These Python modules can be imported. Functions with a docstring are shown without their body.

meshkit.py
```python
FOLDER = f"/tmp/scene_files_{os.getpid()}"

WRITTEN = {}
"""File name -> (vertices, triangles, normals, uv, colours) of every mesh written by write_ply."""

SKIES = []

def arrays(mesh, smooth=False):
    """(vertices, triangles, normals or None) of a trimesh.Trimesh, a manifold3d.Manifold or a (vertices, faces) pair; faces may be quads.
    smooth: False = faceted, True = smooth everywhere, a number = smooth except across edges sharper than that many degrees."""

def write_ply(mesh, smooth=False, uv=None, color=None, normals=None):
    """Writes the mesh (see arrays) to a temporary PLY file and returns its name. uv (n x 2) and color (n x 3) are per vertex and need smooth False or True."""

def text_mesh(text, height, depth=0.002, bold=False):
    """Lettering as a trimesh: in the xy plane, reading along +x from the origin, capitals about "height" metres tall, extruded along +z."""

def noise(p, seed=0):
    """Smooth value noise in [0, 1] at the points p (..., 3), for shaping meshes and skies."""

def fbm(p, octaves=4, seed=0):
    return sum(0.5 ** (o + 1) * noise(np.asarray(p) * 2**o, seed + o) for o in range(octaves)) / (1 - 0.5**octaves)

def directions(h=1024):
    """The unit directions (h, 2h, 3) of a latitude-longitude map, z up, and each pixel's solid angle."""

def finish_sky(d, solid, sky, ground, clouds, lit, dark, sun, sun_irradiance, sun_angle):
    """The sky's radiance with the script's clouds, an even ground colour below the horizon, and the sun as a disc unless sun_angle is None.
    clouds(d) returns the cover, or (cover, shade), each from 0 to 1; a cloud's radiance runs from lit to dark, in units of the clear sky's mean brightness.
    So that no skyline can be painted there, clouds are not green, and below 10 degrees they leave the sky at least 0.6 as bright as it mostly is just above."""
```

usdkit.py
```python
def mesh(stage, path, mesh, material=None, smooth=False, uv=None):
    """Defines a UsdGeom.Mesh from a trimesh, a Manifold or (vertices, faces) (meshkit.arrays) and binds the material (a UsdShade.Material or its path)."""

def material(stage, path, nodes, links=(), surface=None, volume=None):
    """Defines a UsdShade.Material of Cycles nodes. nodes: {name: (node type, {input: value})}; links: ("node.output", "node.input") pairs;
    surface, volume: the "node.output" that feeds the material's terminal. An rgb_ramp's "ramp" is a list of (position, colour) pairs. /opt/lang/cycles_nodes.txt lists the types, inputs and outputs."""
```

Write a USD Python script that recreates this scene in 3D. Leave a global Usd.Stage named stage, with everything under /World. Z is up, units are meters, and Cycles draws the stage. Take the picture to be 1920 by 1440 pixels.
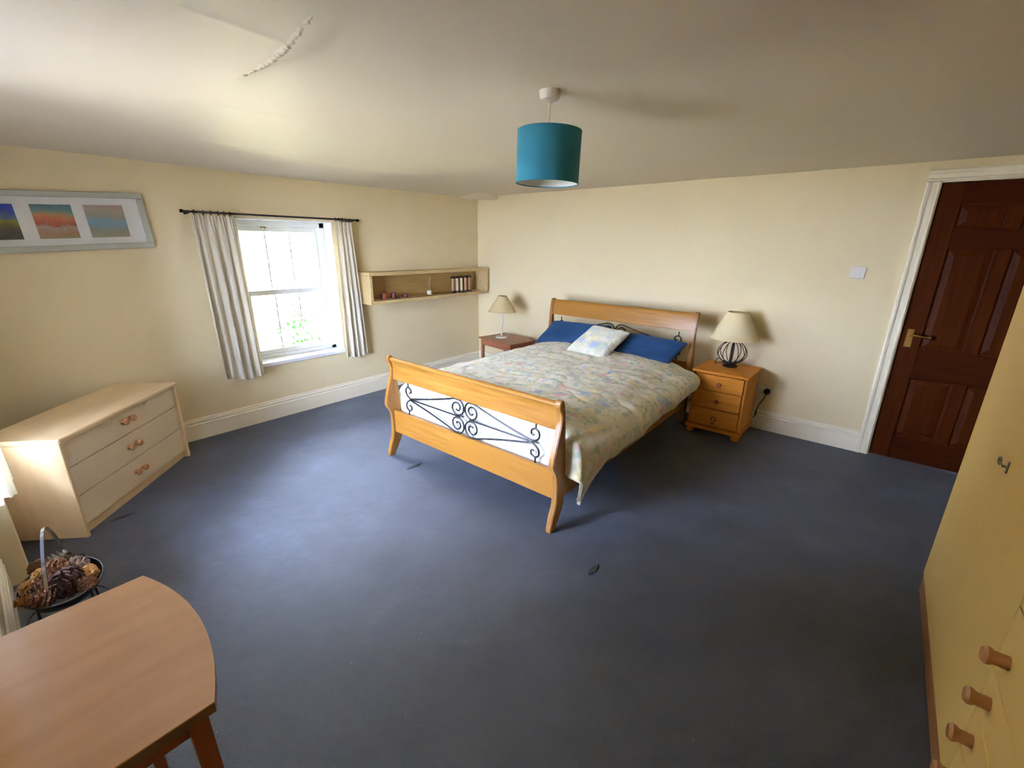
import math
import numpy as np
import trimesh
import usdkit
import meshkit
from pxr import Usd, UsdGeom, UsdLux, UsdShade, Gf, Sdf
from shapely.geometry import Polygon

stage = Usd.Stage.CreateInMemory()
UsdGeom.SetStageUpAxis(stage, 'Z')
UsdGeom.SetStageMetersPerUnit(stage, 1.0)
UsdGeom.Xform.Define(stage, '/World')
PI = math.pi

# ------------------------------------------------------------------ camera
EYE = np.array([4.10100, -4.28372, 1.54980])
PITCH, YAW, ROLL, FPX = math.radians(17.37838), math.radians(39.33927), math.radians(0.72277), 831.624
EXPOSURE = 1.05
cy_, sy_, cp_, sp_ = math.cos(YAW), math.sin(YAW), math.cos(PITCH), math.sin(PITCH)
fw = np.array([-sy_ * cp_, cy_ * cp_, -sp_])
r0 = np.array([cy_, sy_, 0.0])
u0 = np.cross(r0, fw)
right = math.cos(ROLL) * r0 + math.sin(ROLL) * u0
up = -math.sin(ROLL) * r0 + math.cos(ROLL) * u0
cam = UsdGeom.Camera.Define(stage, '/World/camera')
cam.CreateHorizontalApertureAttr(36.0)
cam.CreateVerticalApertureAttr(27.0)
cam.CreateFocalLengthAttr(36.0 * FPX / 1920.0)
cam.CreateClippingRangeAttr(Gf.Vec2f(0.02, 1000.0))
cam.CreateExposureAttr(EXPOSURE)
cam.AddTransformOp().Set(Gf.Matrix4d(*right, 0, *up, 0, *(-fw), 0, *EYE, 1))

# ------------------------------------------------------------------ sky
sky = UsdLux.DomeLight.Define(stage, '/World/sky')
sky.CreateColorAttr(Gf.Vec3f(0.66, 0.79, 1.10))
sky.CreateIntensityAttr(9.0)

# ------------------------------------------------------------------ helpers
used = {}


def numbered(parent, name):
    k = used.get((parent, name), 0)
    used[(parent, name)] = k + 1
    return f'{parent}/{name}' if k == 0 else f'{parent}/{name}_{k:03d}'


LOC = {}


def tag(p, label=None, cat=None, group=None, kind=None):
    for k, v in (('label', label), ('category', cat), ('group', group), ('kind', kind)):
        if v:
            p.SetCustomDataByKey(k, v)
    return p


def thing(name, label, cat, loc=(0, 0, 0), rz=0.0, group=None, kind=None):
    path = numbered('/World', name)
    x = UsdGeom.Xform.Define(stage, path)
    x.AddTranslateOp().Set(Gf.Vec3d(*map(float, loc)))
    if rz:
        x.AddRotateZOp().Set(float(rz))
    LOC[path] = np.array(loc, float)
    tag(x.GetPrim(), label, cat, group, kind)
    return path


def part(name, mesh, mat, parent, smooth=35, label=None, kind=None, local=False):
    """mesh in world coordinates (or local to the thing with local=True)"""
    path = numbered(parent, name)
    v, f = (np.array(mesh[0], float), np.array(mesh[1])) if isinstance(mesh, tuple) else (np.array(mesh.vertices), np.array(mesh.faces))
    root = '/'.join(path.split('/')[:3])
    if not local and root in LOC:
        v = v - LOC[root]
    usdkit.mesh(stage, path, trimesh.Trimesh(v, f, process=False), MATS[mat], smooth=smooth)
    if label or kind:
        tag(stage.GetPrimAtPath(path), label, None, None, kind)
    return path


def solo(name, mesh, mat, label, cat, group=None, kind=None, smooth=35):
    p = part(name, mesh, mat, '/World', smooth)
    tag(stage.GetPrimAtPath(p), label, cat, group, kind)
    return p


def copy_of(src, name, loc, label=None, group=None, rot=None, scale=None):
    path = numbered('/World', name)
    x = UsdGeom.Xform.Define(stage, path)
    x.GetPrim().GetReferences().AddInternalReference(src)
    x.ClearXformOpOrder()
    x.AddTranslateOp(opSuffix='c').Set(Gf.Vec3d(*map(float, loc)))
    if rot is not None:
        x.AddRotateXYZOp(opSuffix='c').Set(Gf.Vec3f(*map(float, rot)))
    if scale is not None:
        x.AddScaleOp(opSuffix='c').Set(Gf.Vec3f(*map(float, np.broadcast_to(scale, 3))))
    x.GetPrim().SetInstanceable(True)
    tag(x.GetPrim(), label, None, group)
    return path


cat = lambda *m: trimesh.util.concatenate([x if isinstance(x, trimesh.Trimesh) else trimesh.Trimesh(*x, process=False) for x in m])


def box(x0, y0, z0, x1, y1, z1, c=0.002):
    lo, hi = np.minimum([x0, y0, z0], [x1, y1, z1]), np.maximum([x0, y0, z0], [x1, y1, z1])
    c = min(c, *(0.45 * (hi - lo)))
    if c <= 0:
        return trimesh.creation.box(bounds=[lo, hi])
    P = []
    for k in range(3):
        o = np.full(3, c)
        o[k] = 0
        for s in np.ndindex(2, 2, 2):
            P.append(np.where(np.array(s) == 1, hi - o, lo + o))
    return trimesh.convex.convex_hull(np.array(P))


def obox(center, half, R, c=0.002):
    b = box(*(-np.array(half)), *np.array(half), c)
    T = np.eye(4)
    T[:3, :3] = R
    T[:3, 3] = center
    b.apply_transform(T)
    return b


def prism(poly, axis, lo, hi, c=0.0):
    """poly: 2-D outline; axis x: (y,z); axis y: (x,z); axis z: (x,y)"""
    P = Polygon(poly).buffer(0)
    if c > 0:
        inner = P.buffer(-c)
        ms = [trimesh.creation.extrude_polygon(P, hi - lo - 2 * c, engine='earcut')]
        ms[0].apply_translation([0, 0, lo + c])
        m = ms[0]
        # chamfer by extra thin slabs of the shrunk outline
        g = [inner] if inner.geom_type == 'Polygon' else list(inner.geoms)
        for q in g:
            s = trimesh.creation.extrude_polygon(q, hi - lo, engine='earcut')
            s.apply_translation([0, 0, lo])
            m = cat(m, s)
    else:
        m = trimesh.creation.extrude_polygon(P, hi - lo, engine='earcut')
        m.apply_translation([0, 0, lo])
    v, f = m.vertices.copy(), m.faces.copy()
    if axis == 'x':
        v = v[:, [2, 0, 1]]
    elif axis == 'y':
        v = v[:, [0, 2, 1]]
        f = f[:, ::-1]
    return trimesh.Trimesh(v, f, process=False)


def spline(pts, n=8, closed=False):
    P = np.array(pts, float)
    if len(P) < 3:
        return P
    Q = np.vstack([P[-1], P, P[0], P[1]]) if closed else np.vstack([2 * P[0] - P[1], P, 2 * P[-1] - P[-2]])
    out = []
    for i in range(len(Q) - 3):
        a, b, c, d = Q[i:i + 4]
        for t in np.linspace(0, 1, n, endpoint=False):
            out.append(0.5 * ((2 * b) + (c - a) * t + (2 * a - 5 * b + 4 * c - d) * t * t + (3 * b - a - 3 * c + d) * t ** 3))
    if not closed:
        out.append(P[-1])
    return np.array(out)


def tube(pts, r, sides=8, closed=False):
    p = np.array(pts, float)
    n = len(p)
    r = np.broadcast_to(r, (n,))
    if closed:
        t = np.roll(p, -1, 0) - np.roll(p, 1, 0)
    else:
        t = np.gradient(p, axis=0)
    t /= np.linalg.norm(t, axis=1, keepdims=True) + 1e-12
    a = np.cross(t[0], [0, 0, 1.0] if abs(t[0][2]) < 0.9 else [1.0, 0, 0])
    A = []
    for k in range(n):
        a = a - t[k] * (a @ t[k])
        a /= np.linalg.norm(a) + 1e-12
        A.append(a)
    A = np.array(A)
    B = np.cross(t, A)
    ang = np.arange(sides) * 2 * PI / sides
    v = (p[:, None] + r[:, None, None] * (np.cos(ang)[None, :, None] * A[:, None] + np.sin(ang)[None, :, None] * B[:, None])).reshape(-1, 3)
    F = []
    for i in range(n if closed else n - 1):
        i2 = (i + 1) % n
        for j in range(sides):
            k = (j + 1) % sides
            F += [[i * sides + j, i * sides + k, i2 * sides + k], [i * sides + j, i2 * sides + k, i2 * sides + j]]
    if not closed:
        v = np.vstack([v, p[0], p[-1]])
        m = len(v)
        for j in range(sides):
            k = (j + 1) % sides
            F += [[m - 2, k, j], [m - 1, (n - 1) * sides + j, (n - 1) * sides + k]]
    return trimesh.Trimesh(v, F, process=False)


def lathe(prof, n=32, closed=False, at=(0, 0, 0), axis='z', start=0.0):
    """prof: (r, h) going up; outward normals when r>0 and h rises"""
    P = np.array(prof, float)
    m = len(P)
    ang = start + np.arange(n) * 2 * PI / n
    v = np.stack([P[:, None, 0] * np.cos(ang), P[:, None, 0] * np.sin(ang), np.broadcast_to(P[:, None, 1], (m, n))], -1).reshape(-1, 3)
    F = []
    for i in range(m if closed else m - 1):
        i2 = (i + 1) % m
        for j in range(n):
            k = (j + 1) % n
            F += [[i * n + j, i * n + k, i2 * n + k], [i * n + j, i2 * n + k, i2 * n + j]]
    t = trimesh.Trimesh(v, F, process=False)
    t.merge_vertices(digits_vertex=7)
    t.update_faces(t.nondegenerate_faces())
    v = t.vertices.copy()
    if axis == 'x':
        v = v[:, [2, 0, 1]]
    elif axis == '-x':
        v = v[:, [2, 1, 0]] * [-1, 1, 1]
    elif axis == '-y':
        v = np.stack([v[:, 0], -v[:, 2], v[:, 1]], -1)
    return trimesh.Trimesh(v + np.array(at), t.faces, process=False)


def lathe_to(prof, a, d, n=24):
    """lathe whose axis starts at a and points along d"""
    m = lathe(prof, n)
    d = np.array(d, float) / np.linalg.norm(d)
    T = trimesh.geometry.align_vectors([0, 0, 1], d)
    T[:3, 3] = a
    m.apply_transform(T)
    return m


def grid(P, flip=False):
    n, m = P.shape[:2]
    i, j = np.meshgrid(np.arange(n - 1), np.arange(m - 1), indexing='ij')
    q = np.stack([i * m + j, (i + 1) * m + j, (i + 1) * m + j + 1, i * m + j + 1], -1).reshape(-1, 4)
    f = np.vstack([q[:, [0, 1, 2]], q[:, [0, 2, 3]]])
    return trimesh.Trimesh(P.reshape(-1, 3), f[:, ::-1] if flip else f, process=False)


def sheet(P, t, flip=False):
    """closed thin solid from a grid surface (n, m, 3)"""
    g = grid(P, flip)
    N = np.array(g.vertex_normals)
    n, m = P.shape[:2]
    v = np.vstack([g.vertices, g.vertices - N * t])
    K = n * m
    f = [g.faces, g.faces[:, ::-1] + K]
    loop = [i * m for i in range(n)] + [(n - 1) * m + j for j in range(1, m)] + [i * m + m - 1 for i in range(n - 2, -1, -1)] + [j for j in range(m - 2, 0, -1)]
    s = []
    for a, b in zip(loop, loop[1:] + loop[:1]):
        s += [[b, a, a + K], [b, a + K, b + K]] if not flip else [[a, b, b + K], [a, b + K, a + K]]
    return trimesh.Trimesh(v, np.vstack(f + [np.array(s)]), process=False)


def rotz(d):
    a = math.radians(d)
    return np.array([[math.cos(a), -math.sin(a), 0], [math.sin(a), math.cos(a), 0], [0, 0, 1.0]])


# ------------------------------------------------------------------ materials
MATS = {}
UsdGeom.Scope.Define(stage, '/World/Looks')


def mat(name, nodes, links, surface='p.BSDF'):
    MATS[name] = usdkit.material(stage, f'/World/Looks/{name}', nodes, links, surface=surface)


def plain(name, c, rough=0.5, bump=None, **kw):
    n = {'p': ('principled_bsdf', dict(base_color=c, roughness=rough, **kw))}
    l = []
    if bump:
        n['tc'] = ('texture_coordinate', {})
        n['no'] = ('noise_texture', dict(scale=bump[0], detail=4.0))
        n['bu'] = ('bump', dict(strength=bump[1], distance=bump[2]))
        l = [('tc.object', 'no.vector'), ('no.fac', 'bu.height'), ('bu.normal', 'p.normal')]
    mat(name, n, l)


def wood(name, c1, c2, stretch=(2.5, 40, 40), rough=0.4, knots=False, coat=0.0, c3=None, detail=5.0, spec=0.35):
    n = {'tc': ('texture_coordinate', {}), 'mp': ('mapping', dict(scale=stretch)),
         'no': ('noise_texture', dict(scale=1.0, detail=detail, distortion=0.4)),
         'ra': ('rgb_ramp', dict(ramp=[(0.3, c1), (0.72, c2)])),
         'bu': ('bump', dict(strength=0.12, distance=0.002)),
         'p': ('principled_bsdf', dict(roughness=rough, coat_weight=coat, coat_roughness=0.15, specular_ior_level=spec))}
    l = [('tc.object', 'mp.vector'), ('mp.vector', 'no.vector'), ('no.fac', 'ra.fac'), ('no.fac', 'bu.height'), ('bu.normal', 'p.normal')]
    if c3:
        n['n2'] = ('noise_texture', dict(scale=2.2, detail=2.0))
        n['r2'] = ('rgb_ramp', dict(ramp=[(0.42, (0, 0, 0)), (0.62, (1, 1, 1))]))
        n['m2'] = ('mix_color', dict(b=c3))
        l += [('tc.object', 'n2.vector'), ('n2.fac', 'r2.fac'), ('r2.color', 'm2.fac'), ('ra.color', 'm2.a')]
        out = 'm2.result'
    else:
        out = 'ra.color'
    if knots:
        n['vo'] = ('voronoi_texture', dict(scale=7.0))
        n['rk'] = ('rgb_ramp', dict(ramp=[(0.0, (1, 1, 1)), (0.07, (0.9, 0.9, 0.9)), (0.13, (0, 0, 0))]))
        n['mk'] = ('mix_color', dict(b=(0.14, 0.035, 0.008)))
        l += [('tc.object', 'vo.vector'), ('vo.distance', 'rk.fac'), ('rk.color', 'mk.fac'), (out, 'mk.a')]
        out = 'mk.result'
    l.append((out, 'p.base_color'))
    mat(name, n, l)


def paint(name, c, rough, scale, dist, c2=None):
    n = {'tc': ('texture_coordinate', {}), 'no': ('noise_texture', dict(scale=scale, detail=3.0, roughness=0.45)),
         'n2': ('noise_texture', dict(scale=90.0, detail=2.0)),
         'ra': ('rgb_ramp', dict(ramp=[(0.3, c2 or c), (0.7, c)])),
         'bu': ('bump', dict(strength=0.6, distance=dist)), 'b2': ('bump', dict(strength=0.12, distance=0.001)),
         'p': ('principled_bsdf', dict(roughness=rough, specular_ior_level=0.1))}
    mat(name, n, [('tc.object', 'no.vector'), ('tc.object', 'n2.vector'), ('no.fac', 'bu.height'), ('n2.fac', 'b2.height'), ('bu.normal', 'b2.normal'),
                  ('b2.normal', 'p.normal'), ('no.fac', 'ra.fac'), ('ra.color', 'p.base_color')])


paint('cream_wall_paint', (0.84, 0.71, 0.45), 0.6, 1.7, 0.02, (0.82, 0.69, 0.43))
paint('ceiling_paint', (0.82, 0.75, 0.64), 0.5, 1.3, 0.012, (0.80, 0.735, 0.62))
plain('trim_paint', (0.95, 0.87, 0.68), 0.35)
plain('filler_plaster', (0.92, 0.86, 0.70), 0.6)
plain('white_gloss', (0.93, 0.94, 0.93), 0.25)
plain('white_plastic', (0.78, 0.73, 0.67), 0.3)
plain('cream_plastic', (0.8, 0.74, 0.6), 0.4)
plain('dark_recess', (0.03, 0.025, 0.02), 0.8)

# carpet: dark slate pile with worn patches and lint
mat('carpet', {
    'tc': ('texture_coordinate', {}),
    'n1': ('noise_texture', dict(scale=1.8, detail=7.0, roughness=0.68)),
    'r1': ('rgb_ramp', dict(ramp=[(0.32, (0.008, 0.0088, 0.0100)), (0.72, (0.028, 0.0295, 0.033))])),
    'n2': ('noise_texture', dict(scale=260.0, detail=3.0)),
    'r2': ('rgb_ramp', dict(ramp=[(0.3, (0.62, 0.62, 0.62)), (0.7, (1.35, 1.35, 1.35))])),
    'mx': ('mix_color', dict(blend_type='multiply', fac=1.0, use_clamp=False)),
    'vo': ('voronoi_texture', dict(scale=9.0)),
    'r3': ('rgb_ramp', dict(ramp=[(0.0, (1, 1, 1)), (0.022, (0.6, 0.6, 0.6)), (0.03, (0, 0, 0))])),
    'm3': ('mix_color', dict(b=(0.25, 0.25, 0.26))),
    'sw': ('rgb_ramp', dict(ramp=[(0.30, (0.30, 0.30, 0.30)), (0.55, (0.5, 0.5, 0.5)), (0.72, (0.82, 0.82, 0.82))])),
    'n6': ('noise_texture', dict(scale=75.0, detail=4.0, roughness=0.7)),
    'r6': ('rgb_ramp', dict(ramp=[(0.32, (0.55, 0.55, 0.55)), (0.70, (1.0, 1.0, 1.0))])),
    'ms': ('mix_color', dict(blend_type='multiply', fac=1.0)),
    'n4': ('noise_texture', dict(scale=420.0, detail=2.0)),
    'bu': ('bump', dict(strength=0.9, distance=0.004)),
    'bw': ('bump', dict(strength=0.5, distance=0.03)),
    'p': ('principled_bsdf', dict(roughness=0.5, sheen_weight=0.5, sheen_roughness=0.35, sheen_tint=(0.66, 0.80, 1.10), specular_ior_level=1.0)),
}, [('tc.object', 'n1.vector'), ('tc.object', 'n2.vector'), ('tc.object', 'n4.vector'), ('tc.object', 'vo.vector'), ('n1.fac', 'r1.fac'), ('n2.fac', 'r2.fac'),
    ('r1.color', 'mx.a'), ('r2.color', 'mx.b'), ('mx.result', 'm3.a'), ('vo.distance', 'r3.fac'), ('r3.color', 'm3.fac'), ('m3.result', 'p.base_color'),
    ('n1.fac', 'sw.fac'), ('tc.object', 'n6.vector'), ('n6.fac', 'r6.fac'), ('sw.color', 'ms.a'), ('r6.color', 'ms.b'), ('ms.result', 'p.sheen_weight'),
    ('n1.fac', 'bw.height'), ('bw.normal', 'bu.normal'), ('n4.fac', 'bu.height'), ('bu.normal', 'p.normal')])

wood('bed_wood', (0.32, 0.130, 0.018), (0.45, 0.21, 0.042), (3, 45, 45), 0.36, c3=(0.38, 0.165, 0.026), coat=0.12, spec=0.2)
wood('bed_wood_upright', (0.30, 0.125, 0.024), (0.41, 0.195, 0.048), (45, 45, 3), 0.36, coat=0.12, spec=0.2)
wood('pine', (0.60, 0.20, 0.020), (0.76, 0.31, 0.040), (4, 40, 40), 0.42, knots=True, spec=0.12)
wood('pine_side', (0.54, 0.185, 0.020), (0.68, 0.28, 0.040), (40, 5, 5), 0.42, spec=0.12)
plain('pine_knob', (0.27, 0.075, 0.018), 0.3)
wood('maple_laminate', (0.76, 0.55, 0.31), (0.82, 0.61, 0.37), (2, 25, 25), 0.38)
wood('maple_side', (0.76, 0.54, 0.29), (0.82, 0.60, 0.35), (25, 25, 2), 0.38)
wood('drawer_front_laminate', (0.80, 0.65, 0.43), (0.82, 0.67, 0.45), (2, 25, 25), 0.42)
plain('copper_knob', (0.56, 0.26, 0.12), 0.28, coat_weight=0.4)
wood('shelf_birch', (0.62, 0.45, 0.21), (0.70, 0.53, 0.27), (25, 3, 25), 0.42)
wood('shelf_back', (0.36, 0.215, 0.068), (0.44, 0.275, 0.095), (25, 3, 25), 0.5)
wood('mahogany', (0.27, 0.092, 0.045), (0.38, 0.138, 0.068), (4, 40, 40), 0.38, coat=0.1)
wood('door_mahogany', (0.052, 0.0098, 0.0008), (0.080, 0.0165, 0.0014), (40, 40, 3), 0.5, spec=0.08)
wood('door_mahogany_rail', (0.040, 0.0065, 0.0006), (0.060, 0.0110, 0.0010), (3, 40, 40), 0.5, spec=0.08)
wood('table_top_veneer', (0.70, 0.395, 0.20), (0.80, 0.475, 0.26), (20, 4, 30), 0.3, c3=(0.75, 0.43, 0.22), coat=0.8)
plain('table_edge', (0.17, 0.085, 0.03), 0.4)
wood('table_leg_wood', (0.21, 0.062, 0.022), (0.29, 0.088, 0.032), (40, 40, 4), 0.35, coat=0.2)
wood('wardrobe_laminate', (0.64, 0.40, 0.105), (0.67, 0.425, 0.12), (18, 18, 1.5), 0.42)
plain('wardrobe_plinth', (0.30, 0.12, 0.035), 0.45)
plain('wardrobe_knob', (0.42, 0.18, 0.055), 0.25, coat_weight=0.4)
plain('brass', (0.72, 0.50, 0.18), 0.25, metallic=1.0)
plain('antique_key', (0.20, 0.16, 0.11), 0.4, metallic=0.6)
plain('black_iron', (0.012, 0.012, 0.016), 0.35)
plain('brown_iron', (0.035, 0.026, 0.018), 0.4, metallic=0.3)
plain('steel_strap', (0.55, 0.55, 0.60), 0.18, metallic=1.0)
plain('basket_rim', (0.16, 0.16, 0.18), 0.3, metallic=0.8)
plain('rod_black', (0.016, 0.012, 0.012), 0.35)
plain('black_rubber', (0.012, 0.010, 0.010), 0.35)
plain('cable_brown', (0.06, 0.045, 0.025), 0.5)
plain('grey_frame', (0.52, 0.53, 0.47), 0.45)
plain('mount_card', (0.93, 0.93, 0.92), 0.6)
plain('lamp_cream_metal', (0.72, 0.66, 0.55), 0.3)
plain('blue_pillow_cloth', (0.004, 0.050, 0.155), 0.75, bump=(160.0, 0.3, 0.001), sheen_weight=0.25, sheen_tint=(0.3, 0.5, 1.0))
plain('mattress_cloth', (0.72, 0.72, 0.70), 0.8)
plain('red_wax', (0.34, 0.05, 0.045), 0.4)
plain('dark_red_wax', (0.14, 0.02, 0.025), 0.35)
plain('dark_cap', (0.05, 0.025, 0.012), 0.4)
plain('pale_liquid', (0.75, 0.68, 0.5), 0.2)
plain('amber_glass_fill', (0.42, 0.24, 0.12), 0.2)
plain('pale_glass_fill', (0.62, 0.50, 0.33), 0.2)
plain('reed', (0.55, 0.40, 0.24), 0.7)
plain('outdoor_gravel', (0.32, 0.26, 0.17), 0.9)
plain('hedge_leaves', (0.62, 0.53, 0.24), 0.9)
plain('bark', (0.10, 0.07, 0.045), 0.9)


def fabric(name, c, trans, rough=0.8, tcol=None):
    mat(name, {'d': ('principled_bsdf', dict(base_color=c, roughness=rough, sheen_weight=0.1)),
               't': ('translucent_bsdf', dict(color=tcol or c)), 'x': ('mix_closure', dict(fac=trans))},
        [('d.BSDF', 'x.closure1'), ('t.BSDF', 'x.closure2')], 'x.closure')


fabric('curtain_cloth', (0.89, 0.84, 0.72), 0.35)
fabric('teal_shade_cloth', (0.028, 0.25, 0.36), 0.12)
fabric('shade_lining', (0.8, 0.82, 0.78), 0.15)
fabric('ivory_shade', (0.94, 0.82, 0.50), 0.3)
fabric('straw_shade', (0.78, 0.63, 0.34), 0.25)
mat('leaf_green', {'d': ('diffuse_bsdf', dict(color=(0.022, 0.065, 0.020))), 't': ('translucent_bsdf', dict(color=(0.03, 0.09, 0.015))), 'x': ('mix_closure', dict(fac=0.3))},
    [('d.BSDF', 'x.closure1'), ('t.BSDF', 'x.closure2')], 'x.closure')
mat('picture_glass', {'t': ('transparent_bsdf', {}), 'g': ('glossy_bsdf', dict(color=(1, 1, 1), roughness=0.02)), 'f': ('fresnel', dict(IOR=1.12)), 'x': ('mix_closure', {})},
    [('f.fac', 'x.fac'), ('t.BSDF', 'x.closure1'), ('g.BSDF', 'x.closure2')], 'x.closure')
mat('window_glass', {'t': ('transparent_bsdf', {}), 'g': ('glossy_bsdf', dict(color=(1, 1, 1), roughness=0.0)), 'f': ('fresnel', dict(IOR=1.45)), 'x': ('mix_closure', {})},
    [('f.fac', 'x.fac'), ('t.BSDF', 'x.closure1'), ('g.BSDF', 'x.closure2')], 'x.closure')
plain('clear_glass', (0.95, 0.96, 0.93), 0.03, transmission_weight=1.0, ior=1.45)

# floral cotton: cream ground, sage leaves, then two sizes of pastel flowers
def floral(name, ground, leaves, leaf_amount, flower_amount):
    n = {'tc': ('texture_coordinate', {}),
         'wn': ('noise_texture', dict(scale=9.0, detail=3.0)),
         'wm': ('mix_vector', dict(fac=0.10)),
         'm0': ('mix_color', dict(a=ground, b=tuple(0.93 * g for g in ground))),
         'g0': ('noise_texture', dict(scale=14.0, detail=2.0)),
         'p': ('principled_bsdf', dict(roughness=0.8, sheen_weight=0.15)),
         'n5': ('noise_texture', dict(scale=300.0)),
         'bu': ('bump', dict(strength=0.2, distance=0.001)),
         'nb': ('noise_texture', dict(scale=20.0, detail=2.0)),
         'bb': ('bump', dict(strength=0.25, distance=0.015))}
    l = [('tc.object', 'wn.vector'), ('tc.object', 'wm.a'), ('wn.color', 'wm.b'), ('tc.object', 'g0.vector'), ('g0.fac', 'm0.fac')]
    prev = 'm0.result'
    flowers = [(0.0, (0.76, 0.42, 0.42)), (0.17, (0.86, 0.74, 0.38)), (0.34, (0.90, 0.86, 0.76)), (0.52, (0.40, 0.50, 0.70)), (0.62, (0.86, 0.62, 0.50)), (0.80, (0.88, 0.84, 0.66))]
    small = [(0.0, (0.92, 0.88, 0.78)), (0.3, (0.46, 0.58, 0.68)), (0.5, (0.88, 0.78, 0.46)), (0.7, (0.80, 0.56, 0.56)), (0.85, (0.92, 0.89, 0.80))]
    for k, (kind, scale, lo, hi, ramp, am, off) in enumerate((('a', 27.0, 0.36, 0.50, leaves, leaf_amount, 0.0), ('b', 9.5, 0.30, 0.44, flowers, flower_amount, 3.7), ('c', 18.0, 0.22, 0.36, small, flower_amount * 0.9, 8.1))):
        n['mp' + kind] = ('mapping', dict(location=(off, off * .7, off * .3), rotation=(0.3 * k, 0.2, 0.9 * k), scale=(1.0, 0.62 if kind == 'a' else 1.0, 1.0)))
        n['vo' + kind] = ('voronoi_texture', dict(scale=scale))
        n['vr' + kind] = ('rgb_ramp', dict(ramp=[(0.0, (am,) * 3), (lo, (am * .9,) * 3), (hi, (0, 0, 0))]))
        n['sp' + kind] = ('separate_color', {})
        n['rc' + kind] = ('rgb_ramp', dict(interpolate=False, ramp=ramp))
        n['mx' + kind] = ('mix_color', {})
        l += [('wm.result', 'mp%s.vector' % kind), ('mp%s.vector' % kind, 'vo%s.vector' % kind), ('vo%s.distance' % kind, 'vr%s.fac' % kind), ('vo%s.color' % kind, 'sp%s.color' % kind),
              ('sp%s.r' % kind, 'rc%s.fac' % kind), ('vr%s.color' % kind, 'mx%s.fac' % kind), (prev, 'mx%s.a' % kind), ('rc%s.color' % kind, 'mx%s.b' % kind)]
        prev = 'mx%s.result' % kind
    l += [(prev, 'p.base_color'), ('tc.object', 'n5.vector'), ('n5.fac', 'bu.height'), ('tc.object', 'nb.vector'), ('nb.fac', 'bb.height'), ('bb.normal', 'bu.normal'), ('bu.normal', 'p.normal')]
    mat(name, n, l)


floral('floral_duvet_cotton', (0.82, 0.775, 0.62), [(0.0, (0.44, 0.53, 0.42)), (0.25, (0.58, 0.60, 0.38)), (0.42, (0.45, 0.55, 0.54)), (0.58, (0.84, 0.75, 0.50)), (0.76, (0.62, 0.61, 0.38))], 0.95, 0.9)
floral('floral_cushion_cotton', (0.72, 0.68, 0.55), [(0.0, (0.50, 0.64, 0.54)), (0.35, (0.80, 0.75, 0.62)), (0.6, (0.50, 0.58, 0.66)), (0.8, (0.80, 0.75, 0.62))], 0.7, 0.9)


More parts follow.
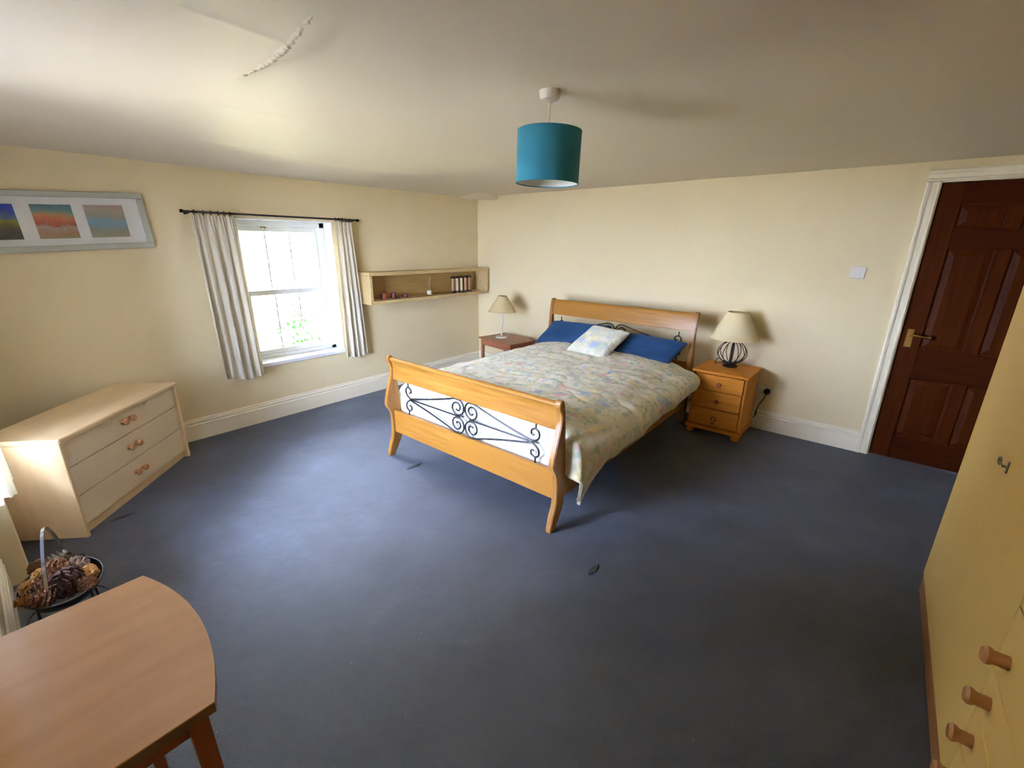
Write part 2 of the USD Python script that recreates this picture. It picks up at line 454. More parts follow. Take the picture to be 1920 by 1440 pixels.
# pictures: abstract painted landscapes
def picture(name, ramp, extra):
    mat(name, {'tc': ('texture_coordinate', {}), 'sp': ('separate_xyz', {}), 'no': ('noise_texture', dict(scale=14.0, detail=5.0, distortion=0.8)),
               'mr': ('map_range', dict(from_min=0.0, from_max=0.2, to_min=0.0, to_max=1.0)), 'ad': ('math', dict(math_type='multiply_add', value2=0.45, value3=-0.22)),
               'sm': ('math', dict(math_type='add')), 'ra': ('rgb_ramp', dict(ramp=ramp)),
               'n2': ('noise_texture', dict(scale=30.0, detail=3.0)), 'r2': ('rgb_ramp', dict(ramp=[(0.5, (0, 0, 0)), (0.75, (0.6, 0.6, 0.6))])),
               'mx': ('mix_color', dict(b=extra)), 'p': ('principled_bsdf', dict(roughness=0.45))},
        [('tc.object', 'sp.vector'), ('tc.object', 'no.vector'), ('tc.object', 'n2.vector'), ('sp.z', 'mr.value'), ('no.fac', 'ad.value1'), ('mr.result', 'sm.value1'), ('ad.value', 'sm.value2'),
         ('sm.value', 'ra.fac'), ('n2.fac', 'r2.fac'), ('r2.color', 'mx.fac'), ('ra.color', 'mx.a'), ('mx.result', 'p.base_color')])


picture('painted_red_hills', [(0.0, (0.35, 0.30, 0.14)), (0.2, (0.42, 0.22, 0.12)), (0.38, (0.48, 0.38, 0.28)), (0.45, (0.30, 0.05, 0.02)), (0.6, (0.50, 0.13, 0.04)), (0.72, (0.48, 0.22, 0.08)), (0.8, (0.2, 0.38, 0.34)), (1.0, (0.12, 0.28, 0.38))], (0.35, 0.28, 0.2))
picture('painted_pale_bay', [(0.0, (0.42, 0.36, 0.26)), (0.25, (0.34, 0.34, 0.25)), (0.42, (0.24, 0.42, 0.52)), (0.55, (0.26, 0.45, 0.58)), (0.66, (0.36, 0.38, 0.30)), (0.85, (0.48, 0.42, 0.32)), (1.0, (0.46, 0.34, 0.28))], (0.42, 0.38, 0.28))
picture('painted_moor', [(0.0, (0.07, 0.06, 0.06)), (0.3, (0.10, 0.08, 0.06)), (0.45, (0.16, 0.14, 0.04)), (0.6, (0.32, 0.30, 0.03)), (0.68, (0.15, 0.22, 0.3)), (0.8, (0.04, 0.08, 0.42)), (1.0, (0.02, 0.05, 0.35))], (0.14, 0.13, 0.06))

# ------------------------------------------------------------------ room shell
XR, YF, HC = 5.12, -4.466, 2.112       # right wall, front wall face, ceiling height
fl = thing('floor', 'dark slate blue fitted carpet covering the bedroom floor', 'floor', kind='structure')
part('carpet', box(-0.05, -4.80, -0.06, XR + 0.05, 0.10, 0.0, 0), 'carpet', fl, smooth=False)
for (x, y, a, L) in ((3.249, -2.588, 88, 0.085), (1.706, -2.48, 87, 0.13), (0.915, -3.99, 88, 0.11)):
    R = rotz(a)
    P = np.array([[-L / 2, 0, 0], [-L / 4, -0.011, 0], [L / 4, -0.012, 0], [L / 2, 0, 0], [L / 4, 0.009, 0], [-L / 4, 0.008, 0]])
    low, top = P.copy(), P.copy()
    low[:, 2] = 0.0005
    top[:, 2] = 0.001
    m = trimesh.convex.convex_hull(np.vstack([low, top]))
    m.vertices = m.vertices @ R.T + [x, y, 0]
    part('carpet_tear', m, 'dark_recess', fl, smooth=False, label='small dark slit worn in the carpet')
    lip = tube(spline([[-L / 2, -0.004, 0.001], [0, -0.018, 0.004], [L / 2, -0.004, 0.001]], 6), 0.004, 6)
    lip.vertices = lip.vertices @ R.T + [x, y, 0]
    part('carpet_lip', lip, 'carpet', fl)


def ceil_z(x, y):
    z = np.full(np.shape(x), HC)
    z = z - 0.045 * np.exp(-(np.maximum(x, 0) / 0.32) ** 2) * (0.55 + 0.45 * np.clip(-y / 4.0, 0, 1))
    z = z - 0.02 * np.exp(-((x - 0.88) / 0.13) ** 2) * np.exp(-((y + 2.3) / 1.1) ** 2)
    z = z + 0.012 * (meshkit.fbm(np.stack([x * 1.1, y * 1.1, 0 * x], -1), 3, 5) - 0.5)
    # sagging laths above the window light
    z = z - 0.010 * np.exp(-((y + 3.50 + 0.02 * np.sin(x * 9)) / 0.05) ** 2) * np.exp(-((x - 2.35) / 0.35) ** 4)
    for (lx_, a_, b_) in ((1.765, -3.55, -3.02), (2.62, -3.78, -3.53), (0.90, -3.25, -2.1)):
        z = z - 0.005 * np.exp(-((x - lx_ - 0.03 * np.sin(4 * y)) / 0.022) ** 2) / (1 + np.exp(-(y - a_) / 0.04)) / (1 + np.exp((y - b_) / 0.04))
    return z


xs, ys = np.linspace(-0.02, XR + 0.02, 340), np.linspace(-4.65, 0.02, 310)
X, Y = np.meshgrid(xs, ys, indexing='ij')
G = np.stack([X, Y, ceil_z(X, Y)], -1)
top = box(-0.02, -4.65, HC + 0.03, XR + 0.02, 0.02, HC + 0.10, 0)
ce = thing('ceiling', 'uneven low off-white plaster ceiling', 'ceiling', kind='structure')
part('plaster', cat(grid(G, flip=True), top), 'ceiling_paint', ce, smooth=True)
# rough repair ridge in the plaster
ks = np.linspace(0, 1, 110)
cx_ = np.interp(ks, [0, 0.25, 0.55, 0.8, 1.0], [2.86, 2.62, 2.40, 2.24, 2.05])
cyy = np.interp(ks, [0, 0.25, 0.55, 0.8, 1.0], [-3.56, -3.515, -3.49, -3.495, -3.507])
nz = meshkit.noise(np.stack([ks * 60, ks * 0, ks * 0], -1), 3)
n2 = meshkit.noise(np.stack([ks * 90, ks * 0 + 7, ks * 0], -1), 4)
rows = []
for o in np.linspace(-1, 1, 9):
    w = (0.011 + 0.014 * n2) * np.sin(np.clip(ks, 0.02, 0.98) * PI) ** 0.35
    yy = cyy + o * w + 0.006 * (nz - 0.5)
    h = (0.007 * nz + 0.002) * (1 - abs(o)) * np.sin(np.clip(ks, 0.0, 1) * PI) ** 0.5
    rows.append(np.stack([cx_, yy, ceil_z(cx_, yy) - h + 0.0015], -1))
part('plaster_ridge', grid(np.array(rows), flip=True), 'ceiling_paint', ce, smooth=True, label='ragged ridge of cracked and filled plaster')
# plaster fillet hanging in the far corner
n = 24
fan = []
A0, A1 = np.array([-0.002, -0.33]), np.array([0.32, 0.002])
for s in np.linspace(0, 1, 10):
    row = []
    for t in np.linspace(0, 1, n):
        ch = A0 + (A1 - A0) * t
        bul = math.sin(PI * t) ** 0.8
        d = np.array([0.707, -0.707]) * 0.33 * bul * s
        p = ch + d
        z = 2.064 + (HC - 2.064) * (s ** 1.5) if bul > 0.02 else 2.064 + (HC - 2.064) * 0.2
        row.append([p[0], p[1], z])
    fan.append(row)
fan = np.array(fan)
back = np.array([[[c[0], c[1], c[2]] for c in fan[0]], [[max(c[0] * 0.4, -0.002), min(c[1] * 0.4, 0.002), 2.075] for c in fan[0]]])
for pm_ in (fan, back):
    fm = grid(pm_)
    if fm.face_normals[:, 2].mean() > 0:
        fm = grid(pm_, True)
    part('plaster_boss', fm, 'filler_plaster', ce, smooth=True, label='cream plaster lump in the corner over the bed side table')

# left wall with window 1 (plane x = 0)
W1 = dict(y0=-2.80, y1=-1.965, z0=0.515, z1=1.738)
wl = thing('wall_left', 'cream painted plaster wall with the window above the skirting', 'wall', kind='structure')
part('plaster', cat(box(-0.30, -4.85, -0.05, 0, W1['y0'], 2.2, 0), box(-0.30, W1['y1'], -0.05, 0, 0.3, 2.2, 0),
                    box(-0.30, W1['y0'], -0.05, 0, W1['y1'], W1['z0'], 0), box(-0.30, W1['y0'], W1['z1'], 0, W1['y1'], 2.2, 0)), 'cream_wall_paint', wl, smooth=False)
# back wall with the door opening (plane y = 0)
DX0, DX1, DH = 4.258, 5.02, 1.981
wb = thing('wall_back', 'cream painted plaster wall behind the headboard', 'wall', kind='structure')
part('plaster', cat(box(-0.3, 0, -0.05, DX0 - 0.03, 0.2, 2.2, 0), box(DX0 - 0.03, 0, DH + 0.03, DX1 + 0.03, 0.2, 2.2, 0), box(DX1 + 0.03, 0, -0.05, XR + 0.2, 0.2, 2.2, 0), box(DX0 - 0.03, 0.15, -0.05, DX1 + 0.03, 0.2, DH + 0.03, 0)), 'cream_wall_paint', wb, smooth=False)
wr = solo('wall_right', box(XR, -4.85, -0.05, XR + 0.2, 0.2, 2.2, 0), 'cream_wall_paint', 'cream painted wall behind the wardrobe', 'wall', kind='structure', smooth=False)
# front wall with window 2
W2 = dict(x0=0.93, x1=2.45, z0=0.43, z1=1.90)
wf = thing('wall_front', 'cream painted wall at the left edge with a low boxed pier', 'wall', kind='structure')
part('plaster', cat(box(-0.3, -4.64, -0.05, W2['x0'], YF, 2.2, 0), box(W2['x1'], -4.64, -0.05, XR + 0.2, YF, 2.2, 0),
                    box(W2['x0'], -4.64, -0.05, W2['x1'], YF, W2['z0'], 0), box(W2['x0'], -4.64, W2['z1'], W2['x1'], YF, 2.2, 0)), 'cream_wall_paint', wf, smooth=False)
part('pier', box(1.13, -4.50, -0.05, 1.24, -4.384, W2['z0'] - 0.022, 0.002), 'cream_wall_paint', wf, smooth=False, label='low boxed pier under the window')

# skirting
SK = [(0, 0), (0.020, 0), (0.020, 0.118), (0.0225, 0.122), (0.0225, 0.128), (0.017, 0.131), (0.014, 0.137), (0.018, 0.142), (0.020, 0.150), (0.018, 0.156), (0.011, 0.160), (0.010, 0.164), (0.013, 0.169), (0.010, 0.174), (0.0, 0.175)]
solo('baseboard_left', prism([(x, z) for x, z in SK], 'y', YF, 0.0), 'trim_paint', 'cream moulded skirting board under the window', 'skirting board', kind='structure')
solo('baseboard_back', prism([(-x, z) for x, z in SK], 'x', 0.0, 4.19), 'trim_paint', 'cream moulded skirting board behind the bed and drawers', 'skirting board', kind='structure')
solo('baseboard_front', prism([(YF + x * 0.8, z) for x, z in SK], 'x', 1.24, 4.5), 'trim_paint', 'cream skirting board at the left edge beneath the table', 'skirting board', kind='structure')

# ------------------------------------------------------------------ door
d1 = thing('door_1', 'dark mahogany six panel door with brass lever handle in cream frame', 'door', kind='structure')
yf, yb = 0.022, 0.062
px = [(DX0 + 0.003, 4.376), (4.610, 4.680), (4.905, DX1 - 0.003)]
for (a, b) in (px[0], px[2]):
    part('stile', box(a, yf, 0.006, b, yb, DH - 0.003, 0.001), 'door_mahogany', d1)
zr = [(0.006, 0.185), (0.650, 0.868), (1.562, 1.688), (1.842, DH - 0.003)]
for (a, b) in zr:
    part('rail', box(px[0][1], yf, a, px[2][0], yb, b, 0.001), 'door_mahogany_rail', d1)
for (a, b) in ((0.185, 0.650), (0.868, 1.562), (1.688, 1.842)):
    part('mullion', box(px[1][0], yf, a, px[1][1], yb, b, 0.001), 'door_mahogany', d1)
    for (c, e) in ((px[0][1], px[1][0]), (px[1][1], px[2][0])):
        o, i = 0.0, 0.042
        v = []
        for (k, yy) in ((0.0, yf + 0.012), (0.010, yf + 0.014), (0.012, yf + 0.016), (0.046, yf + 0.004)):
            v += [[c + k, yy, a + k], [e - k, yy, a + k], [e - k, yy, b - k], [c + k, yy, b - k]]
        F = []
        for r in range(3):
            for q in range(4):
                w = (q + 1) % 4
                F += [[r * 4 + q, r * 4 + w, r * 4 + 4 + w], [r * 4 + q, r * 4 + 4 + w, r * 4 + 4 + q]]
        F += [[12, 13, 14], [12, 14, 15]]
        bead = []
        part('panel', cat(trimesh.Trimesh(v, F, process=False), box(c, yf + 0.018, a, e, yb - 0.006, b, 0)), 'door_mahogany', d1, smooth=False)
# frame: lining and moulded architrave
ar = [(0, 0), (0, -0.012), (0.006, -0.018), (0.014, -0.018), (0.020, -0.012), (0.046, -0.014), (0.050, -0.020), (0.058, -0.024), (0.066, -0.024), (0.074, -0.018), (0.076, 0)]


def arch_leg(xi, sgn, z1):
    pts = [(xi + sgn * (o + 0.002), y) for o, y in ar]
    return prism(pts, 'z', 0.0, z1)


t1 = thing('trim_1', 'cream moulded door frame around the mahogany door', 'door frame', kind='structure')
part('architrave', arch_leg(DX0 - 0.004, -1, DH + 0.004), 'trim_paint', t1)
part('architrave', arch_leg(DX1 + 0.004, 1, DH + 0.004), 'trim_paint', t1)
part('head_architrave', prism([(y, DH + 0.006 + o) for o, y in ar], 'x', DX0 - 0.082, XR), 'trim_paint', t1)
part('door_lining', cat(box(DX0 - 0.03, 0.0, 0, DX0, 0.15, DH + 0.03, 0.001), box(DX1, 0.0, 0, DX1 + 0.03, 0.15, DH + 0.03, 0.001), box(DX0, 0.0, DH, DX1, 0.15, DH + 0.03, 0.001)), 'trim_paint', t1)
hd = part('door_handle', box(4.290, yf - 0.007, 0.872, 4.330, yf, 1.005, 0.003), 'brass', d1, label='brass lever handle on a backplate')
part('lever', cat(lathe([(0, 0), (0.011, 0), (0.011, 0.02), (0.008, 0.022), (0.008, 0.045), (0, 0.046)], 16, at=(4.31, yf - 0.006, 0.965), axis='-y'),
                  tube(spline([[4.31, yf - 0.048, 0.965], [4.34, yf - 0.052, 0.965], [4.38, yf - 0.050, 0.960], [4.415, yf - 0.046, 0.958]], 6), [0.008] * 19, 10),
                  lathe([(0, 0), (0.010, 0.004), (0.011, 0.010), (0.006, 0.016), (0, 0.017)], 12, at=(4.415, yf - 0.038, 0.958), axis='-y')), 'brass', hd)


# ------------------------------------------------------------------ windows
def window(name, label, cf, u0, u1, z0, z1, depth):
    """cf(u, w, z): u along the wall, w outward depth (0 = room face), z up"""
    def fb(ua, wa, za, ub, wb_, zb, c=0.002):
        p, q = cf(ua, wa, za), cf(ub, wb_, zb)
        return box(*p, *q, c)
    w = thing(name, label, 'window', kind='structure')
    D = depth
    part('reveal_lining', cat(fb(u0, 0.002, z1 - 0.012, u1, D, z1, 0.001), fb(u0, 0.002, z0, u0 + 0.01, D, z1 - 0.012, 0.001), fb(u1 - 0.01, 0.002, z0, u1, D, z1 - 0.012, 0.001)), 'white_gloss', w)
    part('window_sill', fb(u0 + 0.0, -0.022, z0 - 0.022, u1 - 0.0, D, z0 + 0.012, 0.004), 'white_gloss', w)
    a, b, lo, hi = u0 + 0.01, u1 - 0.01, z0 + 0.012, z1 - 0.012
    f = 0.045
    part('window_frame', cat(fb(a, D - 0.02, lo, a + f, D + 0.09, hi), fb(b - f, D - 0.02, lo, b, D + 0.09, hi), fb(a, D - 0.02, hi - f, b, D + 0.09, hi), fb(a, D - 0.02, lo, b, D + 0.09, lo + f * 0.7)), 'white_gloss', w)
    ia, ib, il, ih = a + f, b - f, lo + f * 0.7, hi - f
    mid = 1.115
    for (nm, zl, zh, wd) in (('upper_sash', mid - 0.02, ih, D + 0.045), ('lower_sash', il, mid + 0.022, D + 0.0)):
        s = 0.042
        sash = part(nm, cat(fb(ia, wd, zl, ia + s, wd + 0.038, zh), fb(ib - s, wd, zl, ib, wd + 0.038, zh), fb(ia + s, wd, zh - s, ib - s, wd + 0.038, zh), fb(ia + s, wd, zl, ib - s, wd + 0.038, zl + s)), 'white_gloss', w)
        for k in (1, 2):
            uu = ia + s + (ib - ia - 2 * s) * k / 3
            part('glazing_bar', fb(uu - 0.005, wd + 0.012, zl + s, uu + 0.005, wd + 0.026, zh - s), 'white_gloss', sash)
        part('pane', fb(ia + s - 0.003, wd + 0.016, zl + s - 0.003, ib - s + 0.003, wd + 0.020, zh - s + 0.003, 0), 'window_glass', sash, smooth=False)
    for du in (0.25,):
        uu = u0 + (u1 - u0) * 0.36
        part('sash_stop', cat(fb(uu - 0.022, D + 0.028, hi - 0.062, uu + 0.004, D + 0.046, hi - 0.050), fb(uu + 0.012, D + 0.030, hi - 0.064, uu + 0.022, D + 0.046, hi - 0.048)), 'brass', w)
    return w


window('window_1', 'white painted sash window between the cream curtains', lambda u, w, z: (-w, u, z), W1['y0'], W1['y1'], W1['z0'], W1['z1'], 0.16)
window('window_2', 'white painted sash window beyond the left edge', lambda u, w, z: (u, YF - w, z), W2['x0'], W2['x1'], W2['z0'], W2['z1'], 0.07)


def curtain(cf, ut0, ut1, ub0, ub1, zt, zb, folds, seed, amp=0.03):
    nu, nv = folds * 14 + 1, 46
    P = np.zeros((nu, nv, 3))
    for i, s in enumerate(np.linspace(0, 1, nu)):
        for j, t in enumerate(np.linspace(0, 1, nv)):
            u = (ut0 + (ut1 - ut0) * s) * (1 - t) + (ub0 + (ub1 - ub0) * s) * t
            ph = 2 * PI * folds * (s + 0.035 * math.sin(5 * s + seed) + 0.012 * t * math.sin(9 * s + seed))
            a = amp * (0.45 + 0.75 * t) * (0.7 + 0.3 * math.sin(3.3 * s * folds + seed))
            w = a * math.sin(ph) + 0.25 * a * math.sin(2 * ph + 1.0 + 2 * t)
            u += 0.35 * a * math.cos(ph) * t
            if t < 0.10:
                w = w * (0.4 + 6 * t) + 0.008 * math.sin(3 * ph) * (1 - t / 0.10)
            w += 0.01 * math.sin(2.2 * t + seed) * t
            z = zt + (zb - zt) * t + (0.012 * math.sin(1.4 * s * folds + seed) * t)
            P[i, j] = cf(u, w, z)
    return sheet(P, 0.0025)


RODX, RODZ = 0.085, 1.757
rod = thing('curtain_rod', 'thin black metal curtain rod above the window', 'curtain rod')
part('rod', tube([[RODX, -3.165, RODZ - 0.001], [RODX, -2.46, RODZ - 0.001], [RODX, -1.755, RODZ + 0.001]], 0.008, 10), 'rod_black', rod)
for y in (-3.175, -1.757):
    part('finial', lathe_to([(0, 0), (0.012, 0), (0.012, 0.018), (0.009, 0.022), (0, 0.022)], (RODX, y, RODZ), (0, 1, 0), 12), 'rod_black', rod)
for y in (-3.125, -1.80):
    part('bracket', cat(box(0.0, y - 0.007, RODZ - 0.02, 0.004, y + 0.007, RODZ + 0.008, 0.001), tube([[0.004, y, RODZ - 0.012], [0.05, y, RODZ - 0.013], [RODX, y, RODZ - 0.012]], 0.006, 8)), 'rod_black', rod)
for cname, ys_, a, bb, lab, fo, sd in (('curtain', (-3.09, -3.03, -2.98, -2.93, -2.89, -2.85), (-3.115, -2.822), (-3.095, -2.785), 'cream curtain hanging left of the window with deep folds', 5, 0.4),
                                      ('curtain', (-1.975, -1.94, -1.905, -1.87, -1.835), (-1.992, -1.822), (-2.005, -1.765), 'narrow cream curtain hanging right of the window beside the shelf', 4, 1.9)):
    c = thing(cname, lab, 'curtain', (RODX, a[0], 0.45), group=None)
    part('cloth', curtain(lambda u, w, z: (RODX + 0.0 + w, u, z), a[0], a[1], bb[0], bb[1], 1.738, 0.448, fo, sd, 0.031), 'curtain_cloth', c, smooth=True)
    for y in ys_:
        k = np.linspace(0, 2 * PI, 18, endpoint=False)
        part('ring', tube(np.stack([RODX + 0.015 * np.cos(k), 0 * k + y, RODZ - 0.005 + 0.017 * np.sin(k)], -1), 0.0028, 6, closed=True), 'rod_black', c, label='small black curtain ring')

# curtain of the window at the left edge
rod2 = thing('curtain_rod', 'thin black curtain rod of the window at the left edge', 'curtain rod')
part('rod', tube([[0.90, -4.365, 1.96], [1.7, -4.365, 1.96], [2.55, -4.365, 1.96]], 0.008, 10), 'rod_black', rod2)
for x in (0.91, 2.52):
    part('bracket', tube([[x, -4.47, 1.948], [x, -4.40, 1.948], [x, -4.365, 1.948]], 0.006, 8), 'rod_black', rod2)
c2 = thing('curtain', 'sunlit white curtain whose hem shows at the left edge', 'curtain', (1.2, -4.365, 0.45))
part('cloth', curtain(lambda u, w, z: (u, -4.363 - w, z), 1.07, 1.32, 1.07, 1.32, 1.945, 0.45, 5, 0.9, 0.022), 'curtain_cloth', c2, smooth=True)

# ------------------------------------------------------------------ picture frame
fr = thing('picture_frame', 'long grey picture frame holding a row of small painted landscapes', 'picture frame', (0.0, -3.85, 1.655))
tilt = math.radians(3.0)


def tilted(m):
    c = np.array([0, -3.85, 1.655])
    v = m.vertices - c
    ca, sa = math.cos(tilt), math.sin(tilt)
    m.vertices = np.stack([v[:, 0], v[:, 1] * ca - v[:, 2] * sa, v[:, 1] * sa + v[:, 2] * ca], -1) + c
    return m


fy0, fy1, fz0, fz1 = -4.345, -3.355, 1.478, 1.834
bw = 0.036
for (a, b, c, e) in ((fy0, fz0, fy1, fz0 + bw), (fy0, fz1 - bw, fy1, fz1), (fy0, fz0 + bw, fy0 + bw, fz1 - bw), (fy1 - bw, fz0 + bw, fy1, fz1 - bw)):
    part('frame_side', tilted(box(0.001, a, b, 0.030, c, e, 0.004)), 'grey_frame', fr)
part('mount', tilted(box(0.002, fy0 + bw - 0.004, fz0 + bw - 0.004, 0.014, fy1 - bw + 0.004, fz1 - bw + 0.004, 0)), 'mount_card', fr, smooth=False)
part('glazing', tilted(box(0.019, fy0 + bw - 0.003, fz0 + bw - 0.003, 0.0205, fy1 - bw + 0.003, fz1 - bw + 0.003, 0)), 'picture_glass', fr, smooth=False)
for (a, b, m_, lab) in ((-3.676, -3.477, 'painted_pale_bay', 'pale blue and sand landscape print'), (-3.920, -3.734, 'painted_red_hills', 'red hills landscape print'), (-4.185, -3.990, 'painted_moor', 'dark blue and yellow moorland print')):
    m = tilted(box(0.0135, a, 1.555, 0.0155, b, 1.755, 0))
    p = numbered(fr, 'print')
    c = m.vertices.min(0)
    usdkit.mesh(stage, p, trimesh.Trimesh(m.vertices - c, m.faces, process=False), MATS[m_], smooth=False)
    UsdGeom.Xformable(stage.GetPrimAtPath(p)).AddTranslateOp().Set(Gf.Vec3d(*(c - LOC[fr])))
    tag(stage.GetPrimAtPath(p), lab)

# ------------------------------------------------------------------ wall shelf
sx = 0.205
y0, y1, z0, z1, th = -1.748, -0.028, 0.962, 1.276, 0.034
sh = thing('wall_shelf', 'pale wood open box shelf fixed on the wall right of the window', 'shelf', (0, y0, z0))
part('top_board', box(0.0, y0, z1 - th, sx, y1, z1, 0.002), 'shelf_birch', sh)
part('bottom_board', box(0.0, y0, z0, sx, y1, z0 + th, 0.002), 'shelf_birch', sh)
part('side_board', box(0.0, y0, z0 + th, sx, y0 + th, z1 - th, 0.002), 'shelf_birch', sh)
part('side_board', box(0.0, y1 - th, z0 + th, sx, y1, z1 - th, 0.002), 'shelf_birch', sh)
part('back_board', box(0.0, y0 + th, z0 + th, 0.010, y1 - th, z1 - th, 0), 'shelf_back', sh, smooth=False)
zs = z0 + th
for k, (y, col, h, r, lab) in enumerate(((-1.525, 'red_wax', 0.062, 0.026, 'leftmost small red candle on the wall shelf'), (-1.40, 'dark_red_wax', 0.060, 0.025, 'small dark red candle, second from left on the shelf'), (-1.245, 'dark_red_wax', 0.036, 0.024, 'squat dark red tealight, third from left on the shelf'))):
    c = thing('small_candle', lab, 'candle', (0.10, y, zs))
    part('wax', lathe([(0, 0), (r, 0), (r * 1.03, 0.004), (r, h - 0.003), (r * 0.9, h), (r * 0.6, h - 0.004), (0, h - 0.005)], 20, at=(0.10, y, zs)), col, c)
    part('wick', tube([[0.10, y, zs + h - 0.006], [0.10, y + 0.001, zs + h + 0.008]], 0.0012, 6), 'dark_cap', c)
y = -0.915
df = thing('reed_diffuser', 'small glass reed diffuser with white label on the wall shelf', 'diffuser', (0.105, y, zs))
part('bottle', lathe([(0, 0), (0.027, 0), (0.028, 0.004), (0.028, 0.05), (0.022, 0.060), (0.012, 0.066), (0.012, 0.085), (0.014, 0.087), (0.010, 0.088), (0.009, 0.066), (0, 0.06)], 20, at=(0.105, y, zs)), 'clear_glass', df)
part('bottle_label', lathe([(0.0285, 0.010), (0.0292, 0.010), (0.0292, 0.050), (0.0285, 0.050)], 20, closed=True, at=(0.105, y, zs)), 'pale_liquid', df, label='pale label wrapped round the bottle')
for (dy, dx, h) in ((-0.024, 0.0, 0.205), (0.022, 0.01, 0.21), (0.034, -0.02, 0.20), (0.010, 0.012, 0.195)):
    part('reed', tube([[0.105, y, zs + 0.02], [0.105 + dx * 0.4, y + dy * 0.4, zs + 0.09], [0.105 + dx, y + dy, zs + h]], 0.0018, 6), 'reed', df)
for k, y in enumerate((-0.545, -0.475, -0.405, -0.335, -0.265)):
    lab = ('tall glass tube with dark cap, leftmost of the row on the shelf', 'tall glass tube with dark cap, second in the shelf row', 'pale tall glass tube with dark cap, middle of the shelf row', 'brownish tall glass tube with dark cap, fourth in the shelf row', 'brownish tall glass tube with dark cap, at right end of the row')[k]
    j = thing('glass_tube', lab, 'glass tube', (0.10, y, zs), group='tall glass tubes on the wall shelf')
    part('base', lathe([(0, 0), (0.026, 0), (0.026, 0.014), (0.021, 0.018), (0, 0.018)], 16, at=(0.10, y, zs)), 'dark_cap', j)
    part('tube', lathe([(0.0, 0.018), (0.017, 0.018), (0.018, 0.022), (0.018, 0.165), (0.0, 0.165)], 16, at=(0.10, y, zs)), 'pale_glass_fill' if k in (1, 2) else 'amber_glass_fill', j)
    part('cap', lathe([(0, 0.165), (0.022, 0.165), (0.026, 0.172), (0.026, 0.182), (0.012, 0.190), (0, 0.191)], 16, at=(0.10, y, zs)), 'dark_cap', j)

# ------------------------------------------------------------------ bed
BX0, BX1 = 1.405, 2.925
PW = 0.036
bed = thing('bed', 'honey wood sleigh bed frame with black iron scrolls, against the back wall', 'bed', (BX0, -2.46, 0))
front = [(-2.424, .778), (-2.438, .776), (-2.447, .765), (-2.449, .748), (-2.444, .728), (-2.431, .705), (-2.424, .68), (-2.428, .64), (-2.442, .59), (-2.464, .52), (-2.484, .45), (-2.488, .412), (-2.478, .385), (-2.459, .360), (-2.447, .33), (-2.442, .28), (-2.443, .20), (-2.452, .14), (-2.470, .10), (-2.480, .06), (-2.492, .02), (-2.492, .0)]
backp = [(-2.448, 0.0), (-2.430, .03), (-2.405, .07), (-2.385, .10), (-2.368, .15), (-2.362, .22), (-2.364, .32), (-2.372, .43), (-2.378, .53), (-2.386, .62), (-2.392, .69), (-2.402, .745), (-2.412, .768)]
prof = front + backp
for x in (BX0, BX1 - PW):
    part('footboard_post', prism(prof, 'x', x, x + PW, 0.004), 'bed_wood_upright', bed)
fx0, fx1 = BX0 + PW, BX1 - PW
rail = [(-2.434, .738), (-2.440, .748), (-2.439, .757), (-2.431, .764), (-2.420, .765), (-2.408, .757), (-2.405, .742), (-2.398, .70), (-2.396, .60), (-2.418, .598), (-2.422, .605), (-2.418, .66), (-2.418, .70), (-2.426, .730)]
part('footboard_top_rail', prism(rail, 'x', fx0, fx1), 'bed_wood', bed)
part('footboard_bottom_rail', box(fx0, -2.433, .182, fx1, -2.403, .356, 0.004), 'bed_wood', bed)
# headboard: same sleigh curve, leaning back
hp = [(-0.335, 1.022), (-0.315, 1.018), (-0.305, 1.0), (-0.315, .97), (-0.335, .92), (-0.345, .85), (-0.335, .75), (-0.315, .62), (-0.30, .50), (-0.302, .42), (-0.325, .36), (-0.34, .30), (-0.34, .12), (-0.325, .04), (-0.315, 0.0), (-0.36, 0.0), (-0.375, .05), (-0.40, .14), (-0.405, .30), (-0.40, .45), (-0.395, .60), (-0.39, .75), (-0.382, .88), (-0.365, .97), (-0.352, 1.015)]
for x in (BX0, BX1 - PW):
    part('headboard_post', prism(hp, 'x', x, x + PW, 0.004), 'bed_wood_upright', bed)
hr = [(-0.320, .99), (-0.318, 1.004), (-0.328, 1.012), (-0.342, 1.010), (-0.352, .998), (-0.356, .98), (-0.370, .91), (-0.377, .862), (-0.355, .857), (-0.348, .91), (-0.334, .97)]
part('headboard_top_rail', prism(hr, 'x', fx0, fx1), 'bed_wood', bed)
part('headboard_bottom_rail', box(fx0, -0.375, .40, fx1, -0.345, .58, 0.004), 'bed_wood', bed)
for x in (BX0 + 0.004, BX1 - 0.028):
    part('side_rail', box(x, -2.40, .185, x + 0.024, -0.38, .320, 0.003), 'bed_wood', bed)
part('slat_base', box(BX0 + 0.03, -2.41, .27, BX1 - 0.03, -0.38, .30, 0.002), 'bed_wood', bed)


